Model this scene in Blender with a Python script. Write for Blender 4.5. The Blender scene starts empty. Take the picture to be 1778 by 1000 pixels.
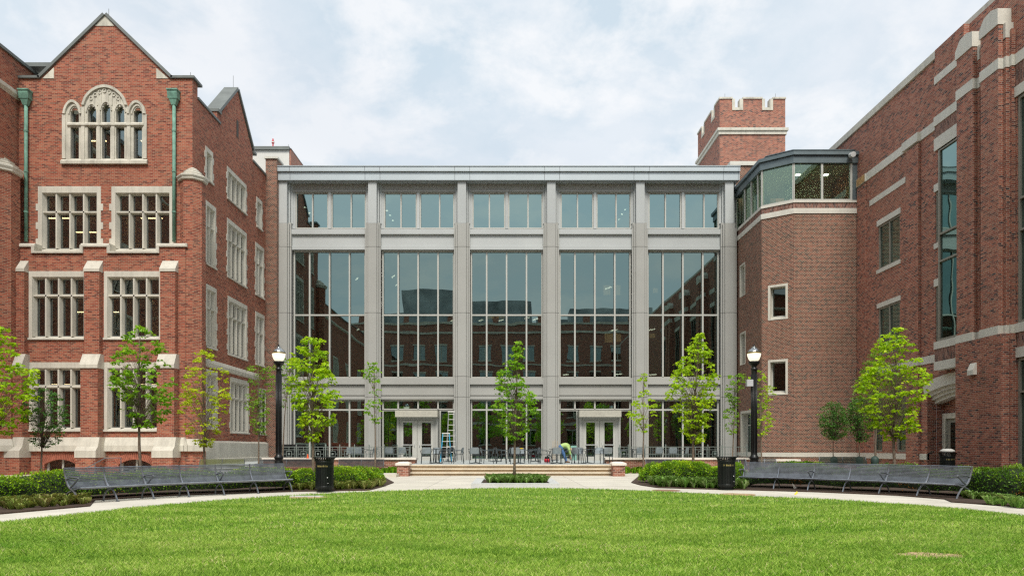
import bpy, math, random
import numpy as np
from mathutils import Vector
R=math.radians
F=1240.0; CX=880.0; HY=778.0; EYE=1.28
scene=bpy.context.scene
COL=scene.collection
rng=random.Random(7)
def FX(x,Y): return (x-CX)*Y/F
def FZ(y,Y): return EYE+(HY-y)*Y/F
def SY(x,X): return F*abs(X)/abs(x-CX)
def SZ(x,y,X): return EYE+(HY-y)*SY(x,X)/F
def G(x,y,z=0.0):
    Y=F*(EYE-z)/(y-HY); return (FX(x,Y),Y)
# ---------------------------------------------------------------- materials
MATS={}
class NT:
    def __init__(s,name):
        m=bpy.data.materials.new(name); m.use_nodes=True; s.m=m; s.n=m.node_tree.nodes; s.l=m.node_tree.links
        s.b=s.n['Principled BSDF']; s.out=s.n['Material Output']; MATS[name]=m
    def new(s,t,**k):
        n=s.n.new(t)
        for a,b in k.items():
            if a.startswith('i_'): n.inputs[a[2:].replace('_',' ')].default_value=b
            else: setattr(n,a,b)
        return n
    def ln(s,a,b): s.l.new(a,b)
def c4(c): return (c[0],c[1],c[2],1)
def ramp(nt,stops,fac):
    r=nt.new('ShaderNodeValToRGB'); e=r.color_ramp.elements
    e[0].position=stops[0][0]; e[0].color=c4(stops[0][1]); e[1].position=stops[-1][0]; e[1].color=c4(stops[-1][1])
    for p,c in stops[1:-1]:
        x=e.new(p); x.color=c4(c)
    nt.ln(fac,r.inputs[0]); return r.outputs[0]
def mixc(nt,fac,a,b,mode='MIX'):
    m=nt.new('ShaderNodeMix',data_type='RGBA',blend_type=mode)
    for sock,v in ((m.inputs[0],fac),(m.inputs[6],a),(m.inputs[7],b)):
        if hasattr(v,'links'): nt.ln(v,sock)
        elif isinstance(v,(int,float)): sock.default_value=v
        else: sock.default_value=c4(v)
    return m.outputs[2]
def noise(nt,vec,scale,detail=3,rough=.55,dim='3D'):
    n=nt.new('ShaderNodeTexNoise',noise_dimensions=dim); n.inputs['Scale'].default_value=scale; n.inputs['Detail'].default_value=detail; n.inputs['Roughness'].default_value=rough
    nt.ln(vec,n.inputs['Vector']); return n.outputs['Fac']
def mp(nt,vec,sc):
    m=nt.new('ShaderNodeMapping'); m.inputs['Scale'].default_value=sc; nt.ln(vec,m.inputs['Vector']); return m.outputs[0]
def rng2(nt,v,a,b,c,d):
    m=nt.new('ShaderNodeMapRange'); nt.ln(v,m.inputs[0])
    for i,x in enumerate((a,b,c,d)): m.inputs[i+1].default_value=x
    return m.outputs[0]
def pmat(name,base,rough=.6,metal=0,var=.12,scale=1.5,fine=0,spec=.5,streak=0):
    nt=NT(name); tc=nt.new('ShaderNodeNewGeometry').outputs['Position']
    col=base
    a=noise(nt,tc,scale,5)
    lo=[x*(1-var*2) for x in base]; hi=[min(1,x*(1+var*2)) for x in base]
    c=ramp(nt,[(.25,lo),(.75,hi)],a)
    if fine:
        f=noise(nt,tc,fine,2); k=rng2(nt,f,.3,.7,.90,1.08)
        m=nt.new('ShaderNodeVectorMath',operation='SCALE'); nt.ln(c,m.inputs[0]); nt.ln(k,m.inputs['Scale']); c=m.outputs[0]
    if streak:
        s=noise(nt,mp(nt,tc,(3,3,.25)),1.5,4); k=rng2(nt,s,.45,.75,1,1-streak)
        m=nt.new('ShaderNodeVectorMath',operation='SCALE'); nt.ln(c,m.inputs[0]); nt.ln(k,m.inputs['Scale']); c=m.outputs[0]
    if 'panel' in name or 'cornice' in name:
        k=rng2(nt,nt.new('ShaderNodeObjectInfo').outputs['Random'],0,1,.93,1.05)
        m=nt.new('ShaderNodeVectorMath',operation='SCALE'); nt.ln(c,m.inputs[0]); nt.ln(k,m.inputs['Scale']); c=m.outputs[0]
    nt.ln(c,nt.b.inputs['Base Color']); nt.b.inputs['Roughness'].default_value=rough; nt.b.inputs['Metallic'].default_value=metal
    nt.b.inputs['Specular IOR Level'].default_value=spec
    return nt.m
def brick(name,cols,mortar,w=.215,h=.0765,ms=.006,vert=False,dark=.12,big=.25,stain=(.62,.55,.5)):
    nt=NT(name); uv=nt.new('ShaderNodeUVMap',uv_map='UVMap').outputs[0]
    if vert:
        m=nt.new('ShaderNodeMapping'); m.inputs['Rotation'].default_value=(0,0,R(90)); nt.ln(uv,m.inputs['Vector']); uv=m.outputs[0]
    b=nt.new('ShaderNodeTexBrick',offset=.5,squash=1.0)
    b.inputs['Scale'].default_value=1; b.inputs['Mortar Size'].default_value=ms; b.inputs['Mortar Smooth'].default_value=.1
    b.inputs['Brick Width'].default_value=w; b.inputs['Row Height'].default_value=h
    b.inputs['Color1'].default_value=(0,0,0,1); b.inputs['Color2'].default_value=(1,1,1,1); b.inputs['Mortar'].default_value=(.5,.5,.5,1)
    nt.ln(uv,b.inputs['Vector'])
    n=len(cols); c=ramp(nt,[(i/(n-1),x) for i,x in enumerate(cols)],b.outputs['Color'])
    # clumps of tone that follow the courses
    pos=nt.new('ShaderNodeNewGeometry').outputs['Position']
    a=noise(nt,mp(nt,uv,(.9,3.2,1)),1.0,5,.65); k=rng2(nt,a,.3,.72,1-big,1+big)
    m=nt.new('ShaderNodeVectorMath',operation='SCALE'); nt.ln(c,m.inputs[0]); nt.ln(k,m.inputs['Scale']); c=m.outputs[0]
    a2=noise(nt,uv,.22,4,.6); k2=rng2(nt,a2,.48,.72,0,.45); c=mixc(nt,k2,c,[x*y for x,y in zip(cols[n//2],stain)])
    c=mixc(nt,b.outputs['Fac'],c,mortar)
    s=noise(nt,mp(nt,pos,(1.6,1.6,.12)),1.0,4,.6); k3=rng2(nt,s,.55,.8,1,1-dark)
    m=nt.new('ShaderNodeVectorMath',operation='SCALE'); nt.ln(c,m.inputs[0]); nt.ln(k3,m.inputs['Scale']); c=m.outputs[0]
    nt.ln(c,nt.b.inputs['Base Color']); nt.b.inputs['Roughness'].default_value=.85; nt.b.inputs['Specular IOR Level'].default_value=.25
    bp=nt.new('ShaderNodeBump'); bp.inputs['Strength'].default_value=.5; bp.inputs['Distance'].default_value=.006; bp.invert=True
    nt.ln(b.outputs['Fac'],bp.inputs['Height']); nt.ln(bp.outputs[0],nt.b.inputs['Normal'])
    return nt.m
def glass(name,refl,trans,fac,wav=.0,wscale=.5,rough=0.0):
    nt=NT(name); nt.n.remove(nt.b)
    g=nt.new('ShaderNodeBsdfGlossy'); g.inputs['Color'].default_value=c4(refl); g.inputs['Roughness'].default_value=rough
    t=nt.new('ShaderNodeBsdfTransparent'); t.inputs['Color'].default_value=c4(trans)
    mx=nt.new('ShaderNodeMixShader'); mx.inputs[0].default_value=fac
    nt.ln(t.outputs[0],mx.inputs[1]); nt.ln(g.outputs[0],mx.inputs[2]); nt.ln(mx.outputs[0],nt.out.inputs[0])
    if wav:
        p=nt.new('ShaderNodeNewGeometry').outputs['Position']
        a=noise(nt,p,wscale,1); bp=nt.new('ShaderNodeBump'); bp.inputs['Strength'].default_value=1; bp.inputs['Distance'].default_value=wav
        nt.ln(a,bp.inputs['Height']); nt.ln(bp.outputs[0],g.inputs['Normal'])
    return nt.m
def emit(name,col,s):
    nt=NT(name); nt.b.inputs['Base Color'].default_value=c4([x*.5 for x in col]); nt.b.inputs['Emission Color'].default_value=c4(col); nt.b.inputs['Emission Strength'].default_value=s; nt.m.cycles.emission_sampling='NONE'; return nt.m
def leafmat(name,c0,c1,c2,tr=.35,rough=.5):
    nt=NT(name); a=nt.new('ShaderNodeAttribute',attribute_name='rnd').outputs['Fac']
    c=ramp(nt,[(0,c0),(.5,c1),(1,c2)],a)
    nt.ln(c,nt.b.inputs['Base Color']); nt.b.inputs['Roughness'].default_value=rough; nt.b.inputs['Specular IOR Level'].default_value=.3
    t=nt.new('ShaderNodeBsdfTranslucent'); nt.ln(mixc(nt,.5,c,(c2[0]*1.2,c2[1]*1.2,c2[2]*.6)),t.inputs[0])
    mx=nt.new('ShaderNodeMixShader'); mx.inputs[0].default_value=tr
    nt.ln(nt.b.outputs[0],mx.inputs[1]); nt.ln(t.outputs[0],mx.inputs[2]); nt.ln(mx.outputs[0],nt.out.inputs[0]); return nt.m
B_L=brick('red brick',[(.13,.034,.026),(.275,.068,.042),(.35,.094,.056),(.41,.124,.072),(.39,.15,.09),(.14,.05,.038)],(.42,.32,.23),dark=.3,big=.12,ms=.0062)
B_LS=brick('red brick soldier',[(.2,.055,.03),(.33,.10,.06),(.3,.07,.04)],(.42,.31,.23),vert=True)
B_R=brick('brown brick',[(.045,.035,.04),(.26,.080,.053),(.34,.106,.068),(.40,.138,.088),(.41,.175,.115),(.17,.068,.055)],(.50,.42,.34),dark=.28,big=.22,stain=(.7,.75,.7))
B_T=brick('flecked brown brick',[(.04,.028,.028),(.14,.047,.034),(.215,.070,.047),(.25,.09,.059),(.05,.03,.03)],(.52,.42,.31),ms=.0075,w=.145,dark=.25,big=.3,stain=(.75,.85,.6))
B_P=brick('pink brick',[(.3,.11,.075),(.38,.15,.10),(.26,.1,.08)],(.55,.46,.38))
B_RS=brick('brown brick soldier',[(.06,.04,.04),(.17,.07,.05),(.26,.12,.09),(.3,.17,.13)],(.4,.33,.28),vert=True)
STONE=pmat('limestone',(.62,.59,.505),.8,var=.05,scale=.9,fine=25,streak=.22)
STONE2=pmat('weathered limestone',(.60,.57,.48),.85,var=.12,scale=1.3,fine=22,streak=.35)
WHITE=pmat('pale cast stone',(.65,.625,.55),.75,var=.03,scale=1.2,fine=20,streak=.1)
CAP=pmat('pale cap stone',(.80,.74,.66),.75,var=.04,scale=1.2,fine=20)
PANEL=pmat('grey metal panel',(.395,.395,.37),.8,0,var=.03,scale=.5,spec=.2)
PANEL2=pmat('bright grey metal panel',(.46,.48,.475),.75,0,var=.03,scale=.5,spec=.25)
CORN=pmat('zinc cornice',(.46,.51,.53),.42,.3,var=.03,scale=.4)
FRAME=pmat('grey window frame',(.47,.47,.43),.5,0,var=.04)
DARKSOFFIT=pmat('dark gap',(.05,.05,.05),.8)
ZINC=pmat('blue grey zinc',(.13,.165,.175),.45,.4,var=.08,scale=1.2,fine=10)
COPPER=pmat('verdigris copper',(.15,.30,.23),.7,0,var=.2,scale=4,fine=18)
LEAD=pmat('grey metal coping',(.16,.175,.165),.6,.2,var=.1)
CONC=pmat('path concrete',(.60,.56,.48),.9,var=.05,scale=.6,fine=22)
TERR=pmat('terrace bluestone',(.42,.45,.44),.8,var=.06,scale=.8,fine=10)
STEP=pmat('step stone',(.44,.34,.23),.8,var=.1,scale=1.2,fine=12)
KERB=pmat('planter kerb',(.55,.56,.55),.75,var=.05,scale=2,fine=20)
MULCH=pmat('mulch',(.055,.033,.022),.95,var=.3,scale=9,fine=40)
GROUND=pmat('far paving',(.34,.33,.3),.95,var=.06,scale=.2,fine=4)
BLACK=pmat('black painted metal',(.012,.013,.014),.35,0,var=.1,scale=6)
BINM=pmat('dark green black metal',(.006,.009,.008),.42,0,var=.15,scale=6,spec=.35)
STEELD=pmat('dark bench metal',(.18,.195,.22),.4,.45,var=.15,scale=5)
STEELL=pmat('worn bright bench edge',(.30,.32,.35),.3,.8,var=.15,scale=5)
CHAIRB=pmat('chair mesh back',(.26,.30,.32),.45,.3,var=.1,scale=5)
CHAIRM=pmat('grey green chair metal',(.07,.085,.09),.4,.4,var=.1,scale=5)
RAILM=pmat('grey green railing metal',(.22,.26,.24),.5,.2,var=.1,scale=5)
WOODB=pmat('slatted dark bench',(.075,.08,.085),.45,.2,var=.15,scale=6)
BARK=pmat('grey bark',(.17,.13,.095),.9,var=.25,scale=14,fine=40)
WHITEM=pmat('white panel',(.68,.67,.62),.7,var=.03)
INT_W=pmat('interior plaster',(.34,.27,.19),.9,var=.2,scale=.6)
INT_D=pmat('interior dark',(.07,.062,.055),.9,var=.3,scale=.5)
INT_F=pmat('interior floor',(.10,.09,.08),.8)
G_CLER=glass('clerestory glass',(.41,.57,.55),(.34,.36,.32),.66,wav=.0035,wscale=.55)
G_HALL=glass('hall glass',(.31,.42,.395),(.34,.36,.32),.64,wav=.0035,wscale=.55)
G_WIN=glass('old window glass',(.62,.74,.74),(.55,.52,.44),.30,wav=.006,wscale=1.2)
G_TEAL=glass('teal glass',(.44,.64,.60),(.16,.24,.21),.52,wav=.01,wscale=.6)
G_DARK=glass('dark stair window',(.5,.6,.55),(.25,.28,.24),.16,wav=.004)
G_TOP=glass('stair glass',(.55,.70,.64),(.72,.80,.66),.25,wav=.005,wscale=.6)
LIT=emit('ceiling lamp',(1,.86,.6),9.0)
LITW=emit('white ceiling lamp',(1,.97,.9),14.0)
ORANGE=emit('glowing room wall',(.9,.62,.3),2.2)  # lamplight on the recess walls is put in as the material's own glow
LEAFM=leafmat('maple leaf',(.16,.34,.012),(.38,.61,.014),(.68,.84,.03),.45)
LEAFM2=leafmat('mid green leaf',(.08,.25,.01),(.20,.44,.018),(.44,.66,.035),.42)
LEAFD=leafmat('dark leaf',(.03,.10,.015),(.07,.20,.028),(.17,.36,.045),.25)
LEAFY=leafmat('yellow green leaf',(.26,.42,.012),(.48,.62,.015),(.74,.78,.03),.45)
LEAFO=leafmat('olive leaf',(.07,.19,.012),(.17,.35,.018),(.34,.54,.035),.38)
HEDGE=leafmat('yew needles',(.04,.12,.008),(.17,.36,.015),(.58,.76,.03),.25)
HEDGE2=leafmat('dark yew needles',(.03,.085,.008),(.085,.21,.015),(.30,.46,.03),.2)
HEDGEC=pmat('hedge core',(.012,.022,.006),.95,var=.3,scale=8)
COVER=leafmat('liriope blades',(.12,.33,.045),(.28,.54,.10),(.72,.84,.45),.35)
COVERD=leafmat('faded liriope blades',(.18,.30,.05),(.34,.48,.10),(.72,.60,.30),.3)
GRASS=None
# ---------------------------------------------------------------- mesh builder
class Fr:
    def __init__(s,O,t,n): s.O=O; s.t=t; s.nn=n
    def p(s,u,z,d=0): return (s.O[0]+s.t[0]*u+s.nn[0]*d, s.O[1]+s.t[1]*u+s.nn[1]*d, z)
def front(Y): return Fr((0,Y),(1,0),(0,-1))
def lside(X): return Fr((X,0),(0,1),(1,0))
def rside(X): return Fr((X,0),(0,1),(-1,0))
class MB:
    def __init__(s): s.v=[]; s.f=[]; s.st=[]
    def add(s,vs,fs):
        s.st.append((len(s.v),len(s.f))); b=len(s.v); s.v+= [tuple(x) for x in vs]; s.f+=[tuple(b+i for i in f) for f in fs]; return s
    def poly(s,vs): return s.add(vs,[tuple(range(len(vs)))])
    def box(s,x0,x1,y0,y1,z0,z1):
        return s.add([(x,y,z) for z in (z0,z1) for y in (y0,y1) for x in (x0,x1)],[(0,2,3,1),(4,5,7,6),(0,1,5,4),(2,6,7,3),(0,4,6,2),(1,3,7,5)])
    def fb(s,fr,u0,u1,z0,z1,d0,d1):
        return s.add([fr.p(u,z,d) for z in (z0,z1) for d in (d0,d1) for u in (u0,u1)],[(0,2,3,1),(4,5,7,6),(0,1,5,4),(2,6,7,3),(0,4,6,2),(1,3,7,5)])
    def ext(s,A,B):
        n=len(A); return s.add(list(A)+list(B),[tuple(range(n)),tuple(range(2*n-1,n-1,-1))]+[(i,(i+1)%n,n+(i+1)%n,n+i) for i in range(n)])
    def uz(s,fr,pts,d0,d1): return s.ext([fr.p(u,z,d0) for u,z in pts],[fr.p(u,z,d1) for u,z in pts])
    def dz(s,fr,pts,u0,u1): return s.ext([fr.p(u0,z,d) for d,z in pts],[fr.p(u1,z,d) for d,z in pts])
    def ud(s,fr,pts,z0,z1): return s.ext([fr.p(u,z0,d) for u,d in pts],[fr.p(u,z1,d) for u,d in pts])
    def xy(s,pts,z0,z1): return s.ext([(x,y,z0) for x,y in pts],[(x,y,z1) for x,y in pts])
    def wall(s,fr,u0,u1,z0,z1,holes=(),d=0,depth=.3,reveal=True):
        us=sorted({u0,u1}|{min(max(x,u0),u1) for h in holes for x in h[:2]}); zs=sorted({z0,z1}|{min(max(x,z0),z1) for h in holes for x in h[2:4]})
        for i in range(len(us)-1):
            for j in range(len(zs)-1):
                a,b,c,e=us[i],us[i+1],zs[j],zs[j+1]; m=((a+b)/2,(c+e)/2)
                if any(h[0]<m[0]<h[1] and h[2]<m[1]<h[3] for h in holes): continue
                s.poly([fr.p(a,c,d),fr.p(b,c,d),fr.p(b,e,d),fr.p(a,e,d)])
        if reveal:
            for h in holes:
                a,b,c,e=h[:4]
                q=[(a,c),(b,c),(b,e),(a,e)]
                for k in range(4):
                    (p,r),(p2,r2)=q[k],q[(k+1)%4]
                    s.poly([fr.p(p,r,d),fr.p(p2,r2,d),fr.p(p2,r2,d-depth),fr.p(p,r,d-depth)])
        return s
    def tube(s,path,r,n=8,cap=True):
        path=[Vector(p) for p in path]; m=len(path); rs=r if isinstance(r,(list,tuple)) else [r]*m
        rings=[]; prev=None
        for i,p in enumerate(path):
            t=(path[min(i+1,m-1)]-path[max(i-1,0)])
            if t.length<1e-9: t=Vector((0,0,1))
            t.normalize()
            if prev is None:
                a=Vector((0,0,1)) if abs(t.z)<.9 else Vector((1,0,0)); x=t.cross(a).normalized()
            else:
                x=(prev-t*prev.dot(t)); 
                if x.length<1e-6: x=t.cross(Vector((0,.3,1)))
                x.normalize()
            prev=x; y=t.cross(x)
            rings.append([p+(x*math.cos(2*math.pi*k/n)+y*math.sin(2*math.pi*k/n))*rs[i] for k in range(n)])
        s.st.append((len(s.v),len(s.f))); b=len(s.v)
        for ring in rings: s.v+=[tuple(q) for q in ring]
        for i in range(m-1):
            for k in range(n): s.f.append((b+i*n+k,b+i*n+(k+1)%n,b+(i+1)*n+(k+1)%n,b+(i+1)*n+k))
        if cap: s.f.append(tuple(b+k for k in range(n))[::-1]); s.f.append(tuple(b+(m-1)*n+k for k in range(n)))
        return s
    def lathe(s,prof,cx,cy,n=16,ph=0.0,cz=0.0):
        s.st.append((len(s.v),len(s.f))); b=len(s.v)
        for r,z in prof: s.v+=[(cx+r*math.cos(ph+2*math.pi*k/n),cy+r*math.sin(ph+2*math.pi*k/n),z+cz) for k in range(n)]
        for i in range(len(prof)-1):
            for k in range(n): s.f.append((b+i*n+k,b+i*n+(k+1)%n,b+(i+1)*n+(k+1)%n,b+(i+1)*n+k))
        s.f.append(tuple(b+k for k in range(n))[::-1]); s.f.append(tuple(b+(len(prof)-1)*n+k for k in range(n)))
        return s
    def build(s,name,m,parent=None,smooth=False,uv=True):
        me=bpy.data.meshes.new(name); off=parent_world(parent)
        v=[(x-off[0],y-off[1],z-off[2]) for x,y,z in s.v]
        me.from_pydata(v,[],s.f); me.materials.append(m)
        if uv:
            lay=me.uv_layers.new(name='UVMap'); data=np.zeros(len(me.loops)*2)
            V=s.v; li=0
            for f in s.f:
                nx=ny=nz=0.0; k=len(f)
                for i in range(k):
                    a=V[f[i]]; b=V[f[(i+1)%k]]
                    nx+=(a[1]-b[1])*(a[2]+b[2]); ny+=(a[2]-b[2])*(a[0]+b[0]); nz+=(a[0]-b[0])*(a[1]+b[1])
                l=math.sqrt(nx*nx+ny*ny+nz*nz) or 1; h=math.hypot(nx,ny)
                if abs(nz)/l<.75 and h>0:
                    tx,ty=-ny/h,nx/h
                    if tx+ty*1.001<0: tx,ty=-tx,-ty
                    for i in f: data[li]=V[i][0]*tx+V[i][1]*ty; data[li+1]=V[i][2]; li+=2
                else:
                    for i in f: data[li]=V[i][0]; data[li+1]=V[i][1]; li+=2
            lay.data.foreach_set('uv',data)
        if smooth: me.polygons.foreach_set('use_smooth',[True]*len(me.polygons))
        me.update()
        o=bpy.data.objects.new(name,me); COL.objects.link(o)
        if parent: o.parent=parent
        return o
OFF={}
def parent_world(p):
    return OFF.get(p.name,(0,0,0)) if p else (0,0,0)
def thing(name,label,cat,loc=(0,0,0),group=None):
    o=bpy.data.objects.new(name,None); COL.objects.link(o); o.location=loc; o.empty_display_size=.2
    OFF[o.name]=loc; o['label']=label; o['category']=cat
    if group: o['group']=group
    return o
def tag(o,label,cat,group=None):
    o['label']=label; o['category']=cat
    if group: o['group']=group
    return o
def kind(o,k): o['kind']=k; return o
_b=MB.build
EACH={'stone_band','weathering','oriel_wall','coping','lamp_tube','downlight','lit_recess','ceiling','floor_slab','lightning_rod','chimney','rear_block','kneeler','interior_wall','fascia_joint','pipe_collar','window_post','bay_coping','latch','soldier_course','skylight_rib','interior_light','riser','tread','hoop','seat_rail','paired_pier','brick_pier_'}
def build2(s,name,m,parent=None,smooth=False,uv=True):
    if name in EACH and parent and len(getattr(s,'st',[]))>1:
        o=None
        for i,(vb,fb_) in enumerate(s.st):
            ve,fe=s.st[i+1] if i+1<len(s.st) else (len(s.v),len(s.f))
            q=MB(); q.v=s.v[vb:ve]; q.f=[tuple(j-vb for j in f) for f in s.f[fb_:fe]]; o=_b(q,name,m,parent,smooth,uv); OFF[o.name]=parent_world(parent)
        return o
    o=_b(s,name,m,parent,smooth,uv)
    if parent: OFF[o.name]=parent_world(parent)
    return o
MB.build=build2
def dup(root,loc,rz=None,label=None,group=None):
    r=root.copy(); COL.objects.link(r); r.location=loc
    if rz is not None: r.rotation_euler=(0,0,rz)
    if label: r['label']=label
    if group: r['group']=group
    for ch in list(root.children):
        c=ch.copy(); COL.objects.link(c); c.parent=r
        for g in list(ch.children):
            d=g.copy(); COL.objects.link(d); d.parent=c
    return r
def plate(mb,fr,loops,d0,d1):
    """flat plate with holes (first loop outer), thickness d0..d1"""
    cu=bpy.data.curves.new('tmp','CURVE'); cu.dimensions='2D'; cu.fill_mode='BOTH'; cu.extrude=(d1-d0)/2
    for lp in loops:
        sp=cu.splines.new('POLY'); sp.points.add(len(lp)-1)
        for i,(u,z) in enumerate(lp): sp.points[i].co=(u,z,0,1)
        sp.use_cyclic_u=True
    ob=bpy.data.objects.new('tmp',cu); me=bpy.data.meshes.new_from_object(ob); dm=(d0+d1)/2
    mb.add([fr.p(v.co[0],v.co[1],v.co[2]+dm) for v in me.vertices],[tuple(p.vertices) for p in me.polygons])
    bpy.data.objects.remove(ob); bpy.data.curves.remove(cu); bpy.data.meshes.remove(me)
def soup(name,V,nper,m,parent=None,rnd=None,off=(0,0,0)):
    """V: (N,nper,3) array of separate polygons"""
    V=np.asarray(V,dtype=np.float32)-np.array(off,dtype=np.float32); N=V.shape[0]
    me=bpy.data.meshes.new(name); me.vertices.add(N*nper); me.vertices.foreach_set('co',V.reshape(-1))
    me.loops.add(N*nper); me.loops.foreach_set('vertex_index',np.arange(N*nper,dtype=np.int32))
    me.polygons.add(N); me.polygons.foreach_set('loop_start',np.arange(0,N*nper,nper,dtype=np.int32))
    me.update(calc_edges=True)
    a=me.attributes.new('rnd','FLOAT','POINT')
    if rnd is None: rnd=np.random.default_rng(1).random(N)
    a.data.foreach_set('value',np.repeat(rnd.astype(np.float32),nper))
    me.materials.append(m); o=bpy.data.objects.new(name,me); COL.objects.link(o)
    if parent: o.parent=parent
    return o
# ---------------------------------------------------------------- camera, light, sky
cam=bpy.data.cameras.new('camera'); co=bpy.data.objects.new('camera',cam); COL.objects.link(co); scene.camera=co
co.location=(0,0,EYE); co.rotation_euler=(R(90),0,0); cam.sensor_width=36; cam.lens=36*F/1778
cam.shift_x=(889-CX)/1778; cam.shift_y=(HY-500)/1778; cam.clip_end=3000; cam.clip_start=.05
SUN_EL=52; SUN_DIR=Vector((math.cos(R(SUN_EL))*.05,-math.cos(R(SUN_EL))*.99,math.sin(R(SUN_EL)))).normalized()
sl=bpy.data.lights.new('sun','SUN'); sl.energy=2.6; sl.angle=R(22); sl.color=(1,.95,.87)
so=bpy.data.objects.new('sun',sl); COL.objects.link(so); so.location=(10,-20,40); so.rotation_euler=SUN_DIR.to_track_quat('Z','Y').to_euler()
w=bpy.data.worlds.new('World'); scene.world=w; w.use_nodes=True; w.cycles.sampling_method='MANUAL'; w.cycles.sample_map_resolution=512
wn=w.node_tree.nodes; wl=w.node_tree.links; bg=wn['Background']
sky=wn.new('ShaderNodeTexSky'); sky.sky_type='NISHITA'; sky.sun_disc=False; sky.sun_elevation=R(SUN_EL); sky.sun_rotation=math.atan2(SUN_DIR.x,SUN_DIR.y)
sky.dust_density=3; sky.ozone_density=1.5
bg.inputs['Strength'].default_value=.1
tc=wn.new('ShaderNodeTexCoord'); sep=wn.new('ShaderNodeSeparateXYZ'); wl.new(tc.outputs['Generated'],sep.inputs[0])
# cloud layer: project direction on a plane overhead
mz=wn.new('ShaderNodeMath'); mz.operation='MAXIMUM'; mz.inputs[1].default_value=0; wl.new(sep.outputs[2],mz.inputs[0])
ad=wn.new('ShaderNodeMath'); ad.operation='ADD'; ad.inputs[1].default_value=.42; wl.new(mz.outputs[0],ad.inputs[0])
dv=wn.new('ShaderNodeVectorMath'); dv.operation='DIVIDE'; wl.new(tc.outputs['Generated'],dv.inputs[0])
cb=wn.new('ShaderNodeCombineXYZ'); 
for i in range(3): wl.new(ad.outputs[0],cb.inputs[i])
wl.new(cb.outputs[0],dv.inputs[1])
def wnoise(scale,detail,rough,dist=0,off=(0,0,0)):
    m=wn.new('ShaderNodeMapping'); m.inputs['Location'].default_value=off; wl.new(dv.outputs[0],m.inputs['Vector'])
    n=wn.new('ShaderNodeTexNoise'); n.inputs['Scale'].default_value=scale; n.inputs['Detail'].default_value=detail; n.inputs['Roughness'].default_value=rough; n.inputs['Distortion'].default_value=dist
    wl.new(m.outputs[0],n.inputs['Vector']); return n.outputs['Fac']
def wramp(f,stops):
    r=wn.new('ShaderNodeValToRGB'); e=r.color_ramp.elements; e[0].position=stops[0][0]; e[0].color=(*stops[0][1],1); e[1].position=stops[-1][0]; e[1].color=(*stops[-1][1],1)
    for p,c in stops[1:-1]: x=e.new(p); x.color=(*c,1)
    wl.new(f,r.inputs[0]); return r.outputs[0]
def wmix(f,a,b):
    m=wn.new('ShaderNodeMix'); m.data_type='RGBA'
    if isinstance(f,float): m.inputs[0].default_value=f
    else: wl.new(f,m.inputs[0])
    for s,v in ((m.inputs[6],a),(m.inputs[7],b)):
        if hasattr(v,'links'): wl.new(v,s)
        else: s.default_value=(*v,1)
    return m.outputs[2]
base=wmix(.9,sky.outputs[0],(5.0,5.85,6.5))
n1=wnoise(2.2,8,.6,.15,(3.2,1.1,0)); m1=wramp(n1,[(.44,(0,0,0)),(.58,(1,1,1))])
cl=wmix(m1,base,(5.75,6.2,6.7))
n2=wnoise(5.2,9,.6,.15,(.3,4.1,0)); m2=wramp(n2,[(.46,(0,0,0)),(.60,(1,1,1))])
cl2=wmix(m2,cl,(6.6,6.8,7.05))
n3=wnoise(1.8,4,.5,.2,(7,2,0)); m3=wramp(n3,[(.45,(0,0,0)),(.75,(.55,.55,.55))])
cl3=wmix(m3,cl2,(5.1,5.5,6.1))
wl.new(cl3,bg.inputs['Color'])
scene.view_settings.view_transform='Standard'; scene.view_settings.look='None'; scene.view_settings.exposure=.48; scene.view_settings.gamma=1
scene.cycles.max_bounces=7; scene.cycles.diffuse_bounces=3; scene.cycles.glossy_bounces=4; scene.cycles.transparent_max_bounces=24; scene.cycles.use_denoising=False; scene.cycles.filter_width=1.3; scene.cycles.use_adaptive_sampling=False
scene.cycles.sample_clamp_indirect=4; scene.cycles.caustics_reflective=False; scene.cycles.caustics_refractive=False; scene.cycles.blur_glossy=.5
# ---------------------------------------------------------------- ground
kind(MB().box(-400,400,-300,600,-.6,-.03).build('ground',GROUND),'structure')
# concrete plaza sheet with joints
nt=NT('jointed concrete'); pos=nt.new('ShaderNodeNewGeometry').outputs['Position']
bt=nt.new('ShaderNodeTexBrick',offset=0.0); bt.inputs['Scale'].default_value=1; bt.inputs['Brick Width'].default_value=2.6; bt.inputs['Row Height'].default_value=2.2; bt.inputs['Mortar Size'].default_value=.012
bt.inputs['Color1'].default_value=(.60,.565,.48,1); bt.inputs['Color2'].default_value=(.655,.62,.535,1); bt.inputs['Mortar'].default_value=(.34,.32,.28,1)
nt.ln(mp(nt,pos,(1,1,1)),bt.inputs['Vector'])
f1=noise(nt,pos,26,3); f2=noise(nt,pos,.7,4)
v=nt.new('ShaderNodeVectorMath',operation='SCALE'); nt.ln(bt.outputs[0],v.inputs[0]); nt.ln(rng2(nt,f1,.3,.7,.9,1.08),v.inputs['Scale'])
v2=nt.new('ShaderNodeVectorMath',operation='SCALE'); nt.ln(v.outputs[0],v2.inputs[0]); nt.ln(rng2(nt,f2,.3,.7,.86,1.08),v2.inputs['Scale'])
nt.ln(v2.outputs[0],nt.b.inputs['Base Color']); nt.b.inputs['Roughness'].default_value=.9
PAVE=nt.m
kind(MB().box(-24,24,-26,47,-.12,0).build('path',PAVE),'structure')
def pxpoly(L): return [G(x,y) for x,y in L]
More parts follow.
